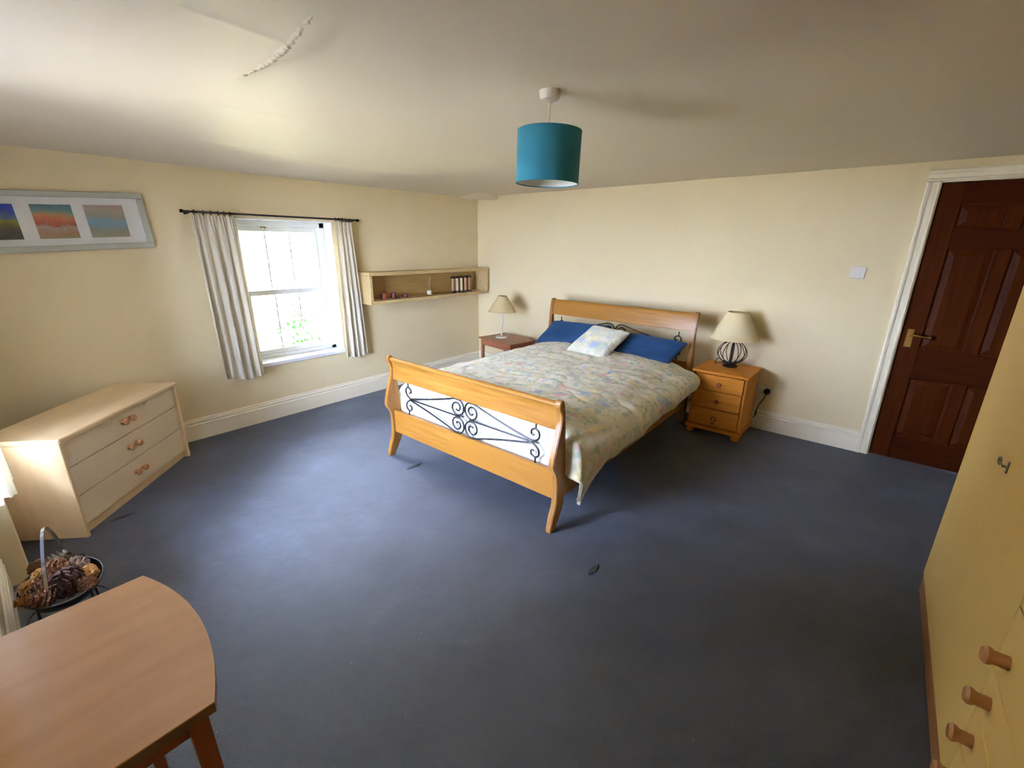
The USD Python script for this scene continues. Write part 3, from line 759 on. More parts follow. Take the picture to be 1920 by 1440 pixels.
def scrollwork(yp, zc, xc, half, hh):
    out = []
    S = lambda pts: np.array([[xc + a, yp, zc + b] for a, b in pts])
    for sx_ in (1, -1):
        for sz in (1, -1):
            # big scroll: straight from the joint to the middle, over and down, then spiral in
            c = np.array([0.066, 0.058])
            th_ = np.linspace(PI * 0.62, PI * 3.75, 34)
            rr = np.interp(th_, [th_[0], PI * 1.0, PI * 2.0, th_[-1]], [0.066, 0.060, 0.045, 0.014])
            sp = np.stack([c[0] + rr * np.cos(th_), c[1] + rr * np.sin(th_) * (hh / 0.118)], -1)
            lead = np.array([[half, 0.004], [half * 0.6, 0.052], [half * 0.3, 0.095], [0.11, 0.118 * hh / 0.118], [0.075, 0.126 * hh / 0.118]])
            lead = spline(lead, 5)[:-1]
            pts = np.vstack([lead, sp])
            out.append(('scroll', tube(S([(sx_ * a, sz * b) for a, b in pts]), 0.0055, 8)))
            e = spline([(half - 0.03, 0.004), (half + 0.005, 0.010), (half + 0.038, 0.035), (half + 0.040, 0.070), (half + 0.015, 0.088), (half - 0.012, 0.075), (half - 0.012, 0.052), (half + 0.006, 0.048)], 6)
            out.append(('end_scroll', tube(S([(sx_ * a, sz * b) for a, b in e]), 0.0055, 8)))
            out.append(('fixing_stub', tube(S([(sx_ * (half + 0.016), sz * 0.086), (sx_ * (half + 0.017), sz * 0.105), (sx_ * (half + 0.017), sz * (hh + 0.012))]), 0.005, 8)))
        out.append(('tie_bar', tube(S([(sx_ * (half - 0.02), 0), (sx_ * half * 0.5, 0), (sx_ * 0.045, 0)]), 0.005, 8)))
    out += [('collar', box(xc - 0.010, yp - 0.007, zc + s * 0.058 - 0.012, xc + 0.010, yp + 0.007, zc + s * 0.058 + 0.012, 0.002)) for s in (1, -1)]
    return out


for nm, m in scrollwork(-2.414, 0.478, 2.175, 0.555, 0.112):
    part('footboard_' + nm, m, 'black_iron', bed)
for nm, m in scrollwork(-0.362, 0.715, 2.165, 0.60, 0.115):
    part('headboard_' + nm, m, 'black_iron', bed)

mt = solo('mattress', box(BX0 + 0.045, -2.38, .302, BX1 - 0.05, -0.42, .50, 0.03), 'mattress_cloth', 'white mattress under the floral duvet', 'mattress')

# duvet: draped quilt
xl, xr, yft, yhd = 1.45, 2.935, -2.315, -0.56
S_in = 0.30
ns, nt = 150, 150
svals = np.linspace(-0.27, (xr - xl) + 0.30, ns)
tvals = np.linspace(0.0, (yhd - yft) + 0.25, nt)
P = np.zeros((ns, nt, 3))
rnd = lambda d: d * d / (d + 0.05) if d > 0 else 0
for i, s in enumerate(svals):
    for j, t in enumerate(tvals):
        side = -1 if s < 0 else (1 if s > xr - xl else 0)
        dn = max(0, -s, s - (xr - xl)) / 0.30
        dt = max(0, t - (yhd - yft))
        x = xl + min(max(s, 0), xr - xl)
        y = max(yhd - t, yft)
        u, v = (x - xl) / (xr - xl), (y - yft) / (yhd - yft)
        length = 0.27 if side < 0 else 0.238 - 0.075 * v + 0.17 * math.exp(-((y + 2.315) / 0.13) ** 2)
        dsl = dn * length
        edge = min(u, 1 - u) * (xr - xl)
        z = 0.550 + 0.075 * (1 - math.exp(-edge / 0.13)) - 0.03 * math.exp(-(y - yft) / 0.08)
        z -= rnd(max(dsl, dt) + 0.12 * min(dsl, dt))
        bul = (1 - math.exp(-dsl / 0.05)) * (0.10 + 0.03 * math.sin(PI * min(1, dn)))
        if side < 0:
            bul *= 0.35
        else:
            bul *= 0.45 + 0.55 * min(1.0, max(0.0, (y + 2.33) / 0.30))
        x += side * bul
        y -= (1 - math.exp(-dt / 0.05)) * 0.030 * (1 - dn if side > 0 else 1)
        P[i, j] = (x, y, z)
g = grid(P)
N = np.array(g.vertex_normals).reshape(ns, nt, 3)
Q = np.stack([svals[:, None] + 0 * tvals[None], tvals[None] + 0 * svals[:, None], 0 * svals[:, None] + 0 * tvals[None]], -1)
wr1 = meshkit.fbm(Q * [3.0, 3.6, 1], 3, 11) - 0.5
warp = Q + 0.25 * np.stack([meshkit.fbm(Q * 2.2, 2, 21), meshkit.fbm(Q * 2.2, 2, 22), 0 * Q[..., 0]], -1)
wr2 = 1 - 2 * np.abs(meshkit.fbm(warp * [5.5, 7.0, 1], 2, 31) - 0.5)
amp_y = np.where(tvals > (yhd - yft) - 0.02, 0.35, 1.0)[None, :]
disp = (0.036 * wr1 + 0.013 * (wr2 - 0.8)) * amp_y
P2 = P + N * disp[..., None]
duvet = sheet(P2, 0.022)
solo('duvet', duvet, 'floral_duvet_cotton', 'pastel floral duvet spread over the bed with one corner hanging', 'duvet', smooth=True)


def pillow(c, eu, ev, th, pinch=0.10, n=26, power=0.42, sag=0.0, seed=1):
    c, eu, ev = np.array(c, float), np.array(eu, float), np.array(ev, float)
    nn = np.cross(eu, ev)
    nn /= np.linalg.norm(nn)
    us = np.sin(np.linspace(-1, 1, n) * PI / 2)
    U, V = np.meshgrid(us, us, indexing='ij')
    prof_ = (np.clip((1 - U ** 4) * (1 - V ** 4), 0, 1)) ** power
    pu = 1 - pinch * (1 - U ** 2) ** 1 * np.abs(V) ** 3 * 0 - pinch * (1 - V ** 2)
    pv = 1 - pinch * (1 - U ** 2)
    nz_ = meshkit.fbm(np.stack([U * 1.6, V * 1.6, 0 * U + seed], -1), 3, seed) - 0.5
    mid = c + (U * (1 - pinch * (1 - V ** 2) * 0.5))[..., None] * eu + (V * (1 - pinch * (1 - U ** 2) * 0.5))[..., None] * ev
    mid = mid - np.array([0, 0, 1.0]) * (sag * (U ** 2))[..., None]
    hgt = (th * prof_ * (1 + 0.5 * nz_))[..., None] * nn
    a, b = grid(mid + hgt), grid(mid - hgt, True)
    m = cat(a, b)
    m.merge_vertices(digits_vertex=6)
    m.update_faces(m.nondegenerate_faces())
    return m


def frame4(bl, br, tr, tl):
    bl, br, tr, tl = map(lambda a: np.array(a, float), (bl, br, tr, tl))
    c = (bl + br + tr + tl) / 4
    return c, ((br + tr) - (bl + tl)) / 4, ((tl + tr) - (bl + br)) / 4


c, eu, ev = frame4((1.44, -0.66, .615), (2.10, -0.66, .62), (2.14, -0.47, .822), (1.56, -0.47, .792))
solo('pillow', pillow(c + np.array([0, 0.0, 0.0]), eu * 1.05, ev * 1.08, 0.055, 0.05, seed=3), 'blue_pillow_cloth', 'dark blue pillow leaning at the left half of the headboard', 'pillow', group=None, smooth=True)
c, eu, ev = frame4((2.26, -0.66, .605), (2.78, -0.66, .60), (2.90, -0.47, .752), (2.30, -0.47, .785))
solo('pillow', pillow(c, eu * 1.06, ev * 1.10, 0.060, 0.05, seed=6), 'blue_pillow_cloth', 'dark blue pillow leaning at the right half of the headboard', 'pillow', smooth=True)
c, eu, ev = frame4((1.99, -0.90, .64), (2.36, -0.97, .635), (2.44, -0.64, .815), (2.07, -0.62, .835))
solo('cushion', pillow(c, eu * 1.06, ev * 1.06, 0.055, 0.08, seed=9), 'floral_cushion_cotton', 'small square floral cushion between the two blue pillows', 'cushion', smooth=True)

# ------------------------------------------------------------------ left bedside table and lamp
T = thing('bedside_table', 'small dark mahogany side table left of the bed', 'side table', (0.86, -0.42, 0), rz=-10.0)
hw, hd2, hz = 0.285, 0.205, 0.522
part('tabletop', box(-hw, -hd2, hz - 0.018, hw, hd2, hz, 0.003), 'mahogany', T, local=True)
for (a, b, c, e) in ((-hw + .02, -hd2 + .02, hw - .02, -hd2 + .036), (-hw + .02, hd2 - .036, hw - .02, hd2 - .02), (-hw + .02, -hd2 + .036, -hw + .036, hd2 - .036), (hw - .036, -hd2 + .036, hw - .02, hd2 - .036)):
    part('apron', box(a, b, hz - 0.085, c, e, hz - 0.018, 0.002), 'mahogany', T, local=True)
for sxx in (-1, 1):
    for syy in (-1, 1):
        x, y = sxx * (hw - .035), syy * (hd2 - .035)
        part('leg', box(x - .016, y - .016, 0, x + .016, y + .016, hz - 0.018, 0.003), 'mahogany', T, local=True)


def shade(name, base, r0, r1, z0, z1, m_in, m_out, parent, tilt_=(0, 0)):
    x, y, z = base
    out = lathe([(r0, z0), (r1, z1), (r1 - 0.002, z1), (r0 - 0.002, z0)], 48, closed=True, at=(x, y, z))
    return part(name, out, m_out, parent)


lx, ly, lz = 0.769, -0.425, 0.522
L = thing('table_lamp', 'slim cream lamp with straw shade on the mahogany side table', 'lamp', (lx, ly, lz))
part('base', lathe([(0, 0), (0.066, 0), (0.068, 0.006), (0.060, 0.016), (0.030, 0.022), (0.010, 0.026), (0, 0.026)], 32, at=(lx, ly, lz)), 'lamp_cream_metal', L)
part('stem', tube(spline([[lx, ly, lz + 0.02], [lx + 0.004, ly + .003, lz + 0.10], [lx + 0.012, ly + .008, lz + 0.19], [lx + 0.010, ly + .006, lz + 0.27], [lx + .004, ly + .002, lz + 0.36]], 8), 0.0085, 10), 'lamp_cream_metal', L)
ls = shade('shade', (lx + 0.008, ly + 0.006, lz), 0.158, 0.050, 0.305, 0.475, None, 'straw_shade', L)
k = np.linspace(0, 2 * PI, 40, endpoint=False)
for (rr_, hh_) in ((.158, .305), (.050, .475)):
    part('shade_rim', tube(np.stack([lx + .008 + rr_ * np.cos(k), ly + .006 + rr_ * np.sin(k), 0 * k + lz + hh_], -1), 0.0038, 6, True), 'straw_shade', ls)
part('bulb_holder', cat(lathe([(0, 0.34), (0.016, 0.34), (0.016, 0.38), (0, 0.38)], 16, at=(lx + .005, ly + .004, lz)), *[tube([[lx + .008, ly + .006, lz + .455], [lx + .008 + 0.025 * math.cos(a), ly + .006 + 0.025 * math.sin(a), lz + .462], [lx + .008 + 0.049 * math.cos(a), ly + .006 + 0.049 * math.sin(a), lz + .472]], 0.0015, 6) for a in (0.4, 2.5, 4.6)], tube([[lx + .005, ly + .004, lz + .38], [lx + .006, ly + .005, lz + .42], [lx + .008, ly + .006, lz + .456]], 0.003, 6)), 'lamp_cream_metal', L)

# ------------------------------------------------------------------ right nightstand
nx0, nx1, nyf, nyb, nh = 2.985, 3.405, -0.470, -0.055, 0.567
N_ = thing('nightstand', 'orange pine bedside chest with three drawers right of the bed', 'bedside chest', ((nx0 + nx1) / 2, (nyf + nyb) / 2, 0))
part('tabletop', box(nx0 - 0.012, nyf - 0.018, nh - 0.024, nx1 + 0.016, nyb, nh, 0.006), 'pine', N_)
part('side_panel', box(nx0, nyf + .012, 0.075, nx0 + 0.018, nyb, nh - 0.024, 0.002), 'pine_side', N_)
part('side_panel', box(nx1 - 0.018, nyf + .012, 0.075, nx1, nyb, nh - 0.024, 0.002), 'pine_side', N_)
part('back_panel', box(nx0 + .018, nyb - 0.012, 0.075, nx1 - .018, nyb, nh - 0.024, 0), 'pine', N_)
part('carcass_rail', cat(*[box(nx0 + .018, nyf + .014, z, nx1 - .018, nyf + .05, z + .012, 0.001) for z in (0.532, 0.392, 0.236, 0.082)]), 'pine', N_)
part('plinth', cat(prism([(nx0 - .010, nyf - .014), (nx1 + .014, nyf - .014), (nx1 + .014, nyb), (nx0 - .010, nyb)], 'z', 0.048, 0.078, 0.003)), 'pine', N_)
for (a, b) in ((0.402, 0.536), (0.246, 0.396), (0.092, 0.240)):
    dr = part('drawer', box(nx0 + 0.020, nyf - 0.004, a, nx1 - 0.022, nyf + 0.016, b, 0.004), 'pine', N_)
    part('knob', lathe([(0, 0), (0.010, 0), (0.009, 0.010), (0.016, 0.016), (0.019, 0.023), (0.015, 0.030), (0, 0.033)], 20, at=(3.203, nyf - 0.003, (a + b) / 2 - 0.003), axis='-y'), 'pine_knob', dr, label='round dark wooden knob')
for x in (nx0 + .03, nx1 - .026):
    for y in (nyf + .018, nyb - .03):
        part('bun_foot', lathe([(0, 0), (0.024, 0), (0.032, 0.012), (0.034, 0.026), (0.028, 0.042), (0.020, 0.050), (0, 0.050)], 20, at=(x, y, 0)), 'pine_knob' if False else 'pine', N_)

lx, ly, lz = 3.196, -0.19, nh
L = thing('table_lamp', 'lamp with dark wire globe base and ivory shade on the pine chest', 'lamp', (lx, ly, lz))
part('foot', lathe([(0, 0), (0.058, 0), (0.060, 0.008), (0.052, 0.018), (0.034, 0.024), (0.028, 0.034), (0, 0.034)], 32, at=(lx, ly, lz)), 'brown_iron', L)
part('stem', tube([[lx, ly, lz + .03], [lx, ly, lz + .15], [lx, ly, lz + .265]], 0.007, 10), 'brown_iron', L)
for q in range(12):
    a = q * PI / 6 + 0.12
    pts = spline([(0.026, 0.030), (0.075, 0.050), (0.112, 0.100), (0.112, 0.145), (0.080, 0.195), (0.045, 0.218), (0.042, 0.228), (0.052, 0.236)], 6)
    part('globe_wire', tube([[lx + r * math.cos(a), ly + r * math.sin(a), lz + h] for r, h in pts], 0.0032, 6), 'brown_iron', L)
k = np.linspace(0, 2 * PI, 30, endpoint=False)
part('globe_ring', cat(tube(np.stack([lx + 0.042 * np.cos(k), ly + 0.042 * np.sin(k), 0 * k + lz + .226], -1), 0.003, 6, True), tube([[lx - .042, ly, lz + .226], [lx, ly, lz + .226], [lx + .042, ly, lz + .226]], .003, 6)), 'brown_iron', L)
ls = shade('shade', (lx, ly, lz), 0.195, 0.084, 0.245, 0.470, None, 'ivory_shade', L)
part('bulb_holder', cat(lathe([(0, 0.262), (0.018, 0.262), (0.018, 0.31), (0, 0.31)], 16, at=(lx, ly, lz)), *[tube([[lx, ly, lz + .455], [lx + 0.04 * math.cos(a), ly + 0.04 * math.sin(a), lz + .46], [lx + 0.083 * math.cos(a), ly + 0.083 * math.sin(a), lz + .467]], 0.0015, 6) for a in (0.4, 2.5, 4.6)], tube([[lx, ly, lz + .31], [lx, ly, lz + .39], [lx, ly, lz + .456]], 0.003, 6)), 'lamp_cream_metal', L)
part('cord', tube(spline([[lx - .05, ly + .01, lz + .012], [lx - .075, ly + .005, lz + .045], [lx - .095, ly - .005, lz + .060], [lx - .115, ly - .012, lz + .040], [lx - .120, ly - .01, lz + .008], [lx - .11, ly + .06, lz + .006], [lx - .06, ly + .100, lz + .008], [lx + .01, nyb - .004, lz + .006]], 6), 0.0035, 8), 'cable_brown', L, label='brown lamp cord trailing down behind the chest')

# socket, plug, switch
so = thing('wall_socket', 'white double wall socket beside the pine chest', 'socket', (3.442, 0, 0.375))
part('plate', box(3.362, -0.010, 0.330, 3.522, 0.0, 0.414, 0.004), 'cream_plastic', so)
for x in (3.405, 3.478):
    part('rocker', box(x - 0.008, -0.0135, 0.384, x + 0.008, -0.009, 0.404, 0.002), 'white_plastic', so)
pl = thing('plug', 'black three pin plug pushed into the wall socket', 'plug', (3.490, -0.010, 0.352))
part('plug_body', lathe([(0, 0), (0.025, 0), (0.026, 0.006), (0.024, 0.030), (0.018, 0.038), (0, 0.040)], 24, at=(3.487, -0.010, 0.356), axis='-y'), 'black_rubber', pl)
part('cable', tube(spline([[3.484, -0.030, 0.336], [3.478, -0.032, 0.30], [3.455, -0.028, 0.25], [3.436, -0.024, 0.20], [3.433, -0.030, 0.17], [3.431, -0.033, 0.13], [3.42, -0.032, 0.10]], 6), 0.0042, 8), 'cable_brown', pl)
part('cable_tie', cat(box(3.424, -0.038, .125, 3.440, -0.022, .168, .003)), 'cable_brown', pl)
sw = thing('light_switch', 'white square light switch on the wall left of the door', 'light switch', (3.92, 0, 1.385))
part('plate', box(3.876, -0.009, 1.341, 3.966, 0, 1.429, 0.004), 'white_plastic', sw)
part('rocker', box(3.911, -0.014, 1.373, 3.931, -0.008, 1.397, 0.002), 'white_plastic', sw)

# ------------------------------------------------------------------ pendant lamp
qx, qy = 2.966, -2.692
pe = thing('pendant_lamp', 'teal drum lampshade hanging from a white ceiling rose', 'pendant lamp', (qx, qy, 1.785))
zc_ = float(ceil_z(np.array(qx), np.array(qy)))
part('ceiling_rose', lathe([(0, -0.036), (0.020, -0.036), (0.034, -0.030), (0.039, -0.020), (0.041, -0.002), (0.041, 0.004), (0, 0.004)], 32, at=(qx, qy, zc_)), 'white_plastic', pe)
part('flex', tube([[qx, qy, zc_ - .034], [qx + .001, qy, 2.0], [qx + .002, qy, 1.90]], 0.0032, 8), 'white_plastic', pe)
th_ = math.radians(2.0)
sm = lathe([(0.1255, -0.093), (0.1255, 0.093), (0.1245, 0.094), (0.1245, -0.094)], 64, closed=True)
si = lathe([(0.1243, -0.093), (0.1243, 0.093), (0.1237, 0.093), (0.1237, -0.093)], 64, closed=True)
srs = [tube(np.stack([0.1248 * np.cos(k), 0.1248 * np.sin(k), 0 * k + h], -1), 0.0022, 6, True) for h in (-.093, .093)]
ti = trimesh.transformations.rotation_matrix(th_, [-0.77, 0.63, 0] if False else [0.63 * 0 + 0.605, -0.79, 0])
for m in (sm, si, *srs):
    m.apply_transform(trimesh.transformations.rotation_matrix(math.radians(1.2), [-0.61, 0.79, 0]))
    m.apply_translation([qx + .002, qy, 1.882])
s_ = part('shade', sm, 'teal_shade_cloth', pe)
part('shade_lining', si, 'shade_lining', s_, label='white lining inside the teal shade')
for m in srs:
    part('shade_rim', m, 'teal_shade_cloth', s_)
part('shade_carrier', cat(*[tube([[qx, qy, 1.925], [qx + 0.06 * math.cos(a), qy + 0.06 * math.sin(a), 1.925], [qx + 0.124 * math.cos(a), qy + 0.124 * math.sin(a), 1.925]], 0.0018, 6) for a in (0.3, 2.4, 4.5)]), 'white_plastic', pe)
part('bulb_holder', lathe([(0, -0.06), (0.018, -0.06), (0.020, 0.0), (0.012, 0.03), (0, 0.03)], 20, at=(qx, qy, 1.915)), 'white_plastic', pe)

# ------------------------------------------------------------------ chest of drawers across the corner
CH = thing('chest_of_drawers', 'pale maple chest of drawers set across the left corner', 'chest of drawers', (1.020, -4.158, 0), rz=math.degrees(2.388))
CL, CD, CHh = 1.0, 0.40, 0.58
part('side_panel', box(0, -0.004, 0, 0.022, CD, CHh - 0.028, 0.003), 'maple_side', CH, local=True)
part('side_panel', box(CL - 0.022, -0.004, 0, CL, CD, CHh - 0.028, 0.003), 'maple_side', CH, local=True)
part('tabletop', box(-0.004, -0.012, CHh - 0.028, CL + 0.006, CD, CHh, 0.006), 'maple_laminate', CH, local=True)
part('back_panel', box(0.022, CD - 0.010, 0.05, CL - 0.022, CD, CHh - 0.028, 0), 'maple_laminate', CH, local=True)
part('plinth', box(0.022, 0.030, 0.0, CL - 0.022, 0.048, 0.058, 0.001), 'maple_laminate', CH, local=True)
for (a, b, kz) in ((0.404, 0.545, 0.495), (0.232, 0.400, 0.325), (0.060, 0.228, 0.152)):
    dr = part('drawer', box(0.026, 0.012, a, CL - 0.026, 0.032, b, 0.003), 'drawer_front_laminate', CH, local=True)
    for kx in (0.458, 0.523):
        part('knob', lathe([(0, 0), (0.013, 0), (0.010, 0.006), (0.011, 0.012), (0.018, 0.018), (0.020, 0.026), (0.016, 0.033), (0, 0.037)], 20, at=(kx, 0.012, kz), axis='-y'), 'copper_knob', dr, local=True, label='round copper brown knob')

# ------------------------------------------------------------------ wardrobe on the right
WX, WY0, WY1 = 4.510, -1.688, -4.44
dy = -2.812
wa = thing('wardrobe', 'cream fitted wardrobe with small drawers and round knobs', 'wardrobe', (4.8, -3.0, 0))
part('carcass', cat(box(WX + 0.022, WY0 - 0.018, 0.09, XR - 0.004, WY0, 2.04, 0.002), box(WX + 0.022, WY1, 0.09, XR - 0.004, WY1 + 0.018, 2.04, 0.002), box(WX + .022, WY1, 2.022, XR - .004, WY0, 2.04, 0.002), box(XR - 0.02, WY1 + .018, 0.09, XR - 0.004, WY0 - .018, 2.02, 0), box(WX + .022, WY1 + .018, .09, XR - .02, WY0 - .018, .108, 0), box(WX + .0225, -3.62, .108, WX + .036, dy + 0.03, 2.02, 0)), 'wardrobe_laminate', wa)
part('plinth', box(WX + 0.004, WY1, 0, XR - 0.004, WY0 - 0.002, 0.090, 0.002), 'wardrobe_plinth', wa)
dd = part('cupboard_door', box(WX, dy + 0.0035, 0.093, WX + 0.020, WY0, 2.038, 0.002), 'wardrobe_laminate', wa)
k = np.linspace(0, 2 * PI, 16, endpoint=False)
part('key', cat(tube(np.stack([WX - 0.012 + 0 * k, -2.279 + 0.016 * np.cos(k), 0.905 + 0.011 * np.sin(k)], -1), 0.003, 6, True), tube([[WX - .012, -2.294, .905], [WX - .012, -2.315, .905], [WX - .012, -2.332, .905]], .003, 6), box(WX - .004, -2.340, .886, WX + .001, -2.330, .924, .001), tube([[WX - .012, -2.322, .905], [WX - .006, -2.33, .905], [WX, -2.335, .905]], .003, 6)), 'antique_key', dd, label='small dark key in the wardrobe lock')
zl = [0.094, 0.132, 0.264, 0.404, 0.532, 0.72]
dz = [(0.720, 0.5345), (0.5295, 0.4065), (0.4015, 0.2665), (0.259, 0.096)]
for q, (b, a) in enumerate(dz):
    dr = part('drawer', box(WX, -3.60, a - 0.001, WX + 0.020, dy - 0.0030, b + 0.001, 0.0008), 'wardrobe_laminate', wa)
    kz = (0.607, 0.470, 0.335, 0.190)[q]
    part('knob', lathe([(0, 0), (0.017, 0), (0.0165, 0.020), (0.017, 0.027), (0.021, 0.032), (0.022, 0.040), (0.017, 0.047), (0, 0.050)], 22, at=(WX, dy - 0.066 - 0.012 * (1 - q / 3), kz), axis='-x'), 'wardrobe_knob', dr, label='round polished wooden knob')
part('cupboard_door', box(WX, -3.60, 0.727, WX + 0.020, dy - 0.0035, 2.038, 0.002), 'wardrobe_laminate', wa)
part('cupboard_door', box(WX, WY1, 0.093, WX + 0.020, -3.607, 2.038, 0.002), 'wardrobe_laminate', wa)

# ------------------------------------------------------------------ bow fronted table in the foreground
tz = 0.740
tb = thing('console_table', 'bow ended brown wood table at the lower left corner', 'table', (3.05, -4.30, 0))
bow = [(2.797, -4.4575), (2.797, -4.158)] + [(2.797 + 0.502 * s, -4.158 + 0.048 * (1 - (2 * s - 1) ** 2) - 0.002 * s) for s in np.linspace(0.05, 0.95, 19)] + [(3.299, -4.160), (3.299, -4.4575)]
part('tabletop', prism(bow, 'z', tz - 0.003, tz), 'table_top_veneer', tb)
part('tabletop_core', prism(bow, 'z', tz - 0.024, tz - 0.003), 'table_edge', tb)
part('apron', box(2.825, -4.199, tz - 0.075, 3.270, -4.181, tz - 0.024, 0.002), 'table_leg_wood', tb)
for x in (2.825, 3.252):
    part('apron', box(x, -4.456, tz - 0.075, x + 0.018, -4.199, tz - 0.024, 0.002), 'table_leg_wood', tb)
for x0_, sx_, yo_ in ((2.818, -1, -0.06), (3.246, 1, 0.0)):
    v0 = [(x0_, -4.203 + yo_), (x0_ + 0.032, -4.203 + yo_), (x0_ + 0.032, -4.171 + yo_), (x0_, -4.171 + yo_)]
    o = sx_ * 0.02
    lo_ = [(x0_ + .005 + o, -4.178 + yo_), (x0_ + .027 + o, -4.178 + yo_), (x0_ + .027 + o, -4.156 + yo_), (x0_ + .005 + o, -4.156 + yo_)]
    m = trimesh.convex.convex_hull(np.array([[a, b, tz - 0.024] for a, b in v0] + [[a, b, 0.0] for a, b in lo_]))
    part('leg', m, 'table_leg_wood', tb)
for x0_ in (2.82, 3.247):
    part('leg', box(x0_, -4.454, 0, x0_ + .03, -4.424, tz - 0.024, .002), 'table_leg_wood', tb)

# ------------------------------------------------------------------ pine cone basket
bx, by, bz = 1.79, -4.298, 0.245
rx, ry = 0.165, 0.125
bk = thing('wire_basket', 'oval black metal dish stand with tall shiny handle beside the table', 'basket', (bx, by, 0))
k = np.linspace(0, 2 * PI, 48, endpoint=False)
ell = lambda s, z: np.stack([bx + s * rx * np.cos(k), by + s * ry * np.sin(k), 0 * k + z], -1)
part('rim', tube(ell(1.0, bz), 0.0036, 8, True), 'basket_rim', bk)
prof_d = [(1.0, bz), (0.96, bz - .02), (0.82, bz - .045), (0.5, bz - .058), (0.02, bz - .06)]
part('dish', sheet(np.array([ell(s, z) for s, z in prof_d] )[:, list(range(48)) + [0]], 0.002), 'black_iron', bk, smooth=True)
for a in (0.55, 2.45, 3.85, 5.6):
    x, y = bx + rx * math.cos(a), by + ry * math.sin(a)
    part('leg', tube([[x, y, bz], [x + .008 * math.cos(a), y + .008 * math.sin(a), bz * .5], [x + .02 * math.cos(a), y + .02 * math.sin(a), 0.004]], 0.0045, 8), 'black_iron', bk)
part('lower_ring', tube(ell(1.03, 0.09), 0.0035, 6, True), 'black_iron', bk)
hpts = spline([[1.925, -4.345, bz], [1.905, -4.335, bz + .09], [1.865, -4.320, bz + .18], [1.80, -4.298, bz + .247], [1.74, -4.28, bz + .20], [1.68, -4.265, bz + .09], [1.655, -4.256, bz]], 8)
hn = []
for o in (-0.005, 0.005):
    hn.append(hpts + np.array([0.3, 0.95, 0]) * o)
part('handle', sheet(np.array(hn), 0.003), 'steel_strap', bk, label='tall arched shiny metal handle')


def cone_mesh(L, R, rows_, seed):
    rg = np.random.default_rng(seed)
    ms = [lathe([(0, -L / 2), (R * .4, -L * .42), (R * .58, -L * .15), (R * .5, L * .15), (R * .25, L * .4), (0, L / 2)], 12)]
    for r in range(rows_):
        t = (r + .5) / rows_
        z = -L / 2 + L * t
        rad = 1.12 * R * (math.sin(PI * (0.12 + 0.84 * t)) ** 0.75)
        n_ = max(5, int(2 * PI * rad / (R * 0.62)))
        for q in range(n_):
            a = 2 * PI * (q + 0.5 * (r % 2)) / n_ + rg.normal() * .06
            w, h = R * 0.27, R * 0.10
            c_, s_2 = math.cos(a), math.sin(a)
            tip = rad * (1 + .06 * rg.normal())
            base = rad * .35
            pt = np.array([[base, -w * .6, z - L * .03 - h], [base, w * .6, z - L * .03 - h], [base, w * .6, z + h - L * .03], [base, -w * .6, z + h - L * .03], [tip, -w, z + L * .05], [tip, w, z + L * .05], [tip * .93, -w * .8, z + L * .05 + h], [tip * .93, w * .8, z + L * .05 + h], [tip * 1.05, 0, z + L * .055 + h * .4]])
            m = trimesh.convex.convex_hull(pt)
            m.vertices = m.vertices @ np.array([[c_, s_2, 0], [-s_2, c_, 0], [0, 0, 1.0]])
            ms.append(m)
    return cat(*ms)


def cone_mat(name, c1, c2):
    mat(name, {'g': ('geometry', {}), 'ra': ('rgb_ramp', dict(ramp=[(0.0, c1), (1.0, c2)])), 'p': ('principled_bsdf', dict(roughness=0.55))},
        [('g.random_per_island', 'ra.fac'), ('ra.color', 'p.base_color')])


cone_mat('cone_dark', (0.06, 0.019, 0.007), (0.26, 0.105, 0.045))
cone_mat('cone_brown', (0.20, 0.075, 0.028), (0.75, 0.40, 0.19))
cone_mat('cone_gold', (0.42, 0.19, 0.04), (0.95, 0.64, 0.18))
cone_mat('cone_frost', (0.34, 0.24, 0.18), (0.97, 0.92, 0.84))
cone_mat('cone_grey', (0.18, 0.14, 0.09), (0.72, 0.65, 0.50))
CONES = [  # x, y, z, length, radius, material, tilt(deg), spin, label
    (1.862, -4.285, .282, .135, .050, 'cone_dark', (75, 0, 60), 'largest dark brown pine cone lying at the front of the basket'),
    (1.895, -4.352, .276, .080, .036, 'cone_brown', (60, 20, 0), 'reddish brown pine cone at the front left beside the handle'),
    (1.765, -4.343, .296, .058, .028, 'cone_gold', (40, 0, 30), 'golden yellow pine cone just left of the handle'),
    (1.775, -4.243, .290, .075, .033, 'cone_frost', (70, 0, 150), 'white frosted pine cone at the back right of the basket'),
    (1.850, -4.222, .276, .062, .029, 'cone_gold', (50, 0, 100), 'golden pine cone near the right rim of the basket'),
    (1.700, -4.288, .298, .085, .036, 'cone_grey', (60, 0, 200), 'greyish pine cone on top at the back of the pile'),
    (1.680, -4.342, .285, .075, .033, 'cone_brown', (65, 0, 250), 'brown pine cone at the back left by the wall'),
    (1.798, -4.380, .282, .062, .029, 'cone_gold', (30, 20, 0), 'golden tipped pine cone at the left of the pile'),
    (1.850, -4.398, .268, .060, .028, 'cone_gold', (80, 10, 0), 'dull gold pine cone by the left rim of the basket'),
    (1.842, -4.372, .272, .056, .027, 'cone_dark', (80, 0, 40), 'small dark pine cone between the two gold ones at left'),
    (1.905, -4.236, .266, .060, .028, 'cone_brown', (75, 0, 90), 'reddish pine cone low by the right rim'),
    (1.775, -4.298, .308, .080, .035, 'cone_brown', (55, 0, 130), 'brown pine cone on the crown of the pile behind the handle'),
    (1.822, -4.340, .292, .070, .032, 'cone_brown', (70, 0, 20), 'brown pine cone under the golden one beside the handle'),
    (1.725, -4.238, .272, .065, .030, 'cone_dark', (70, 0, 300), 'dark pine cone at the far rim behind the frosted one'),
]
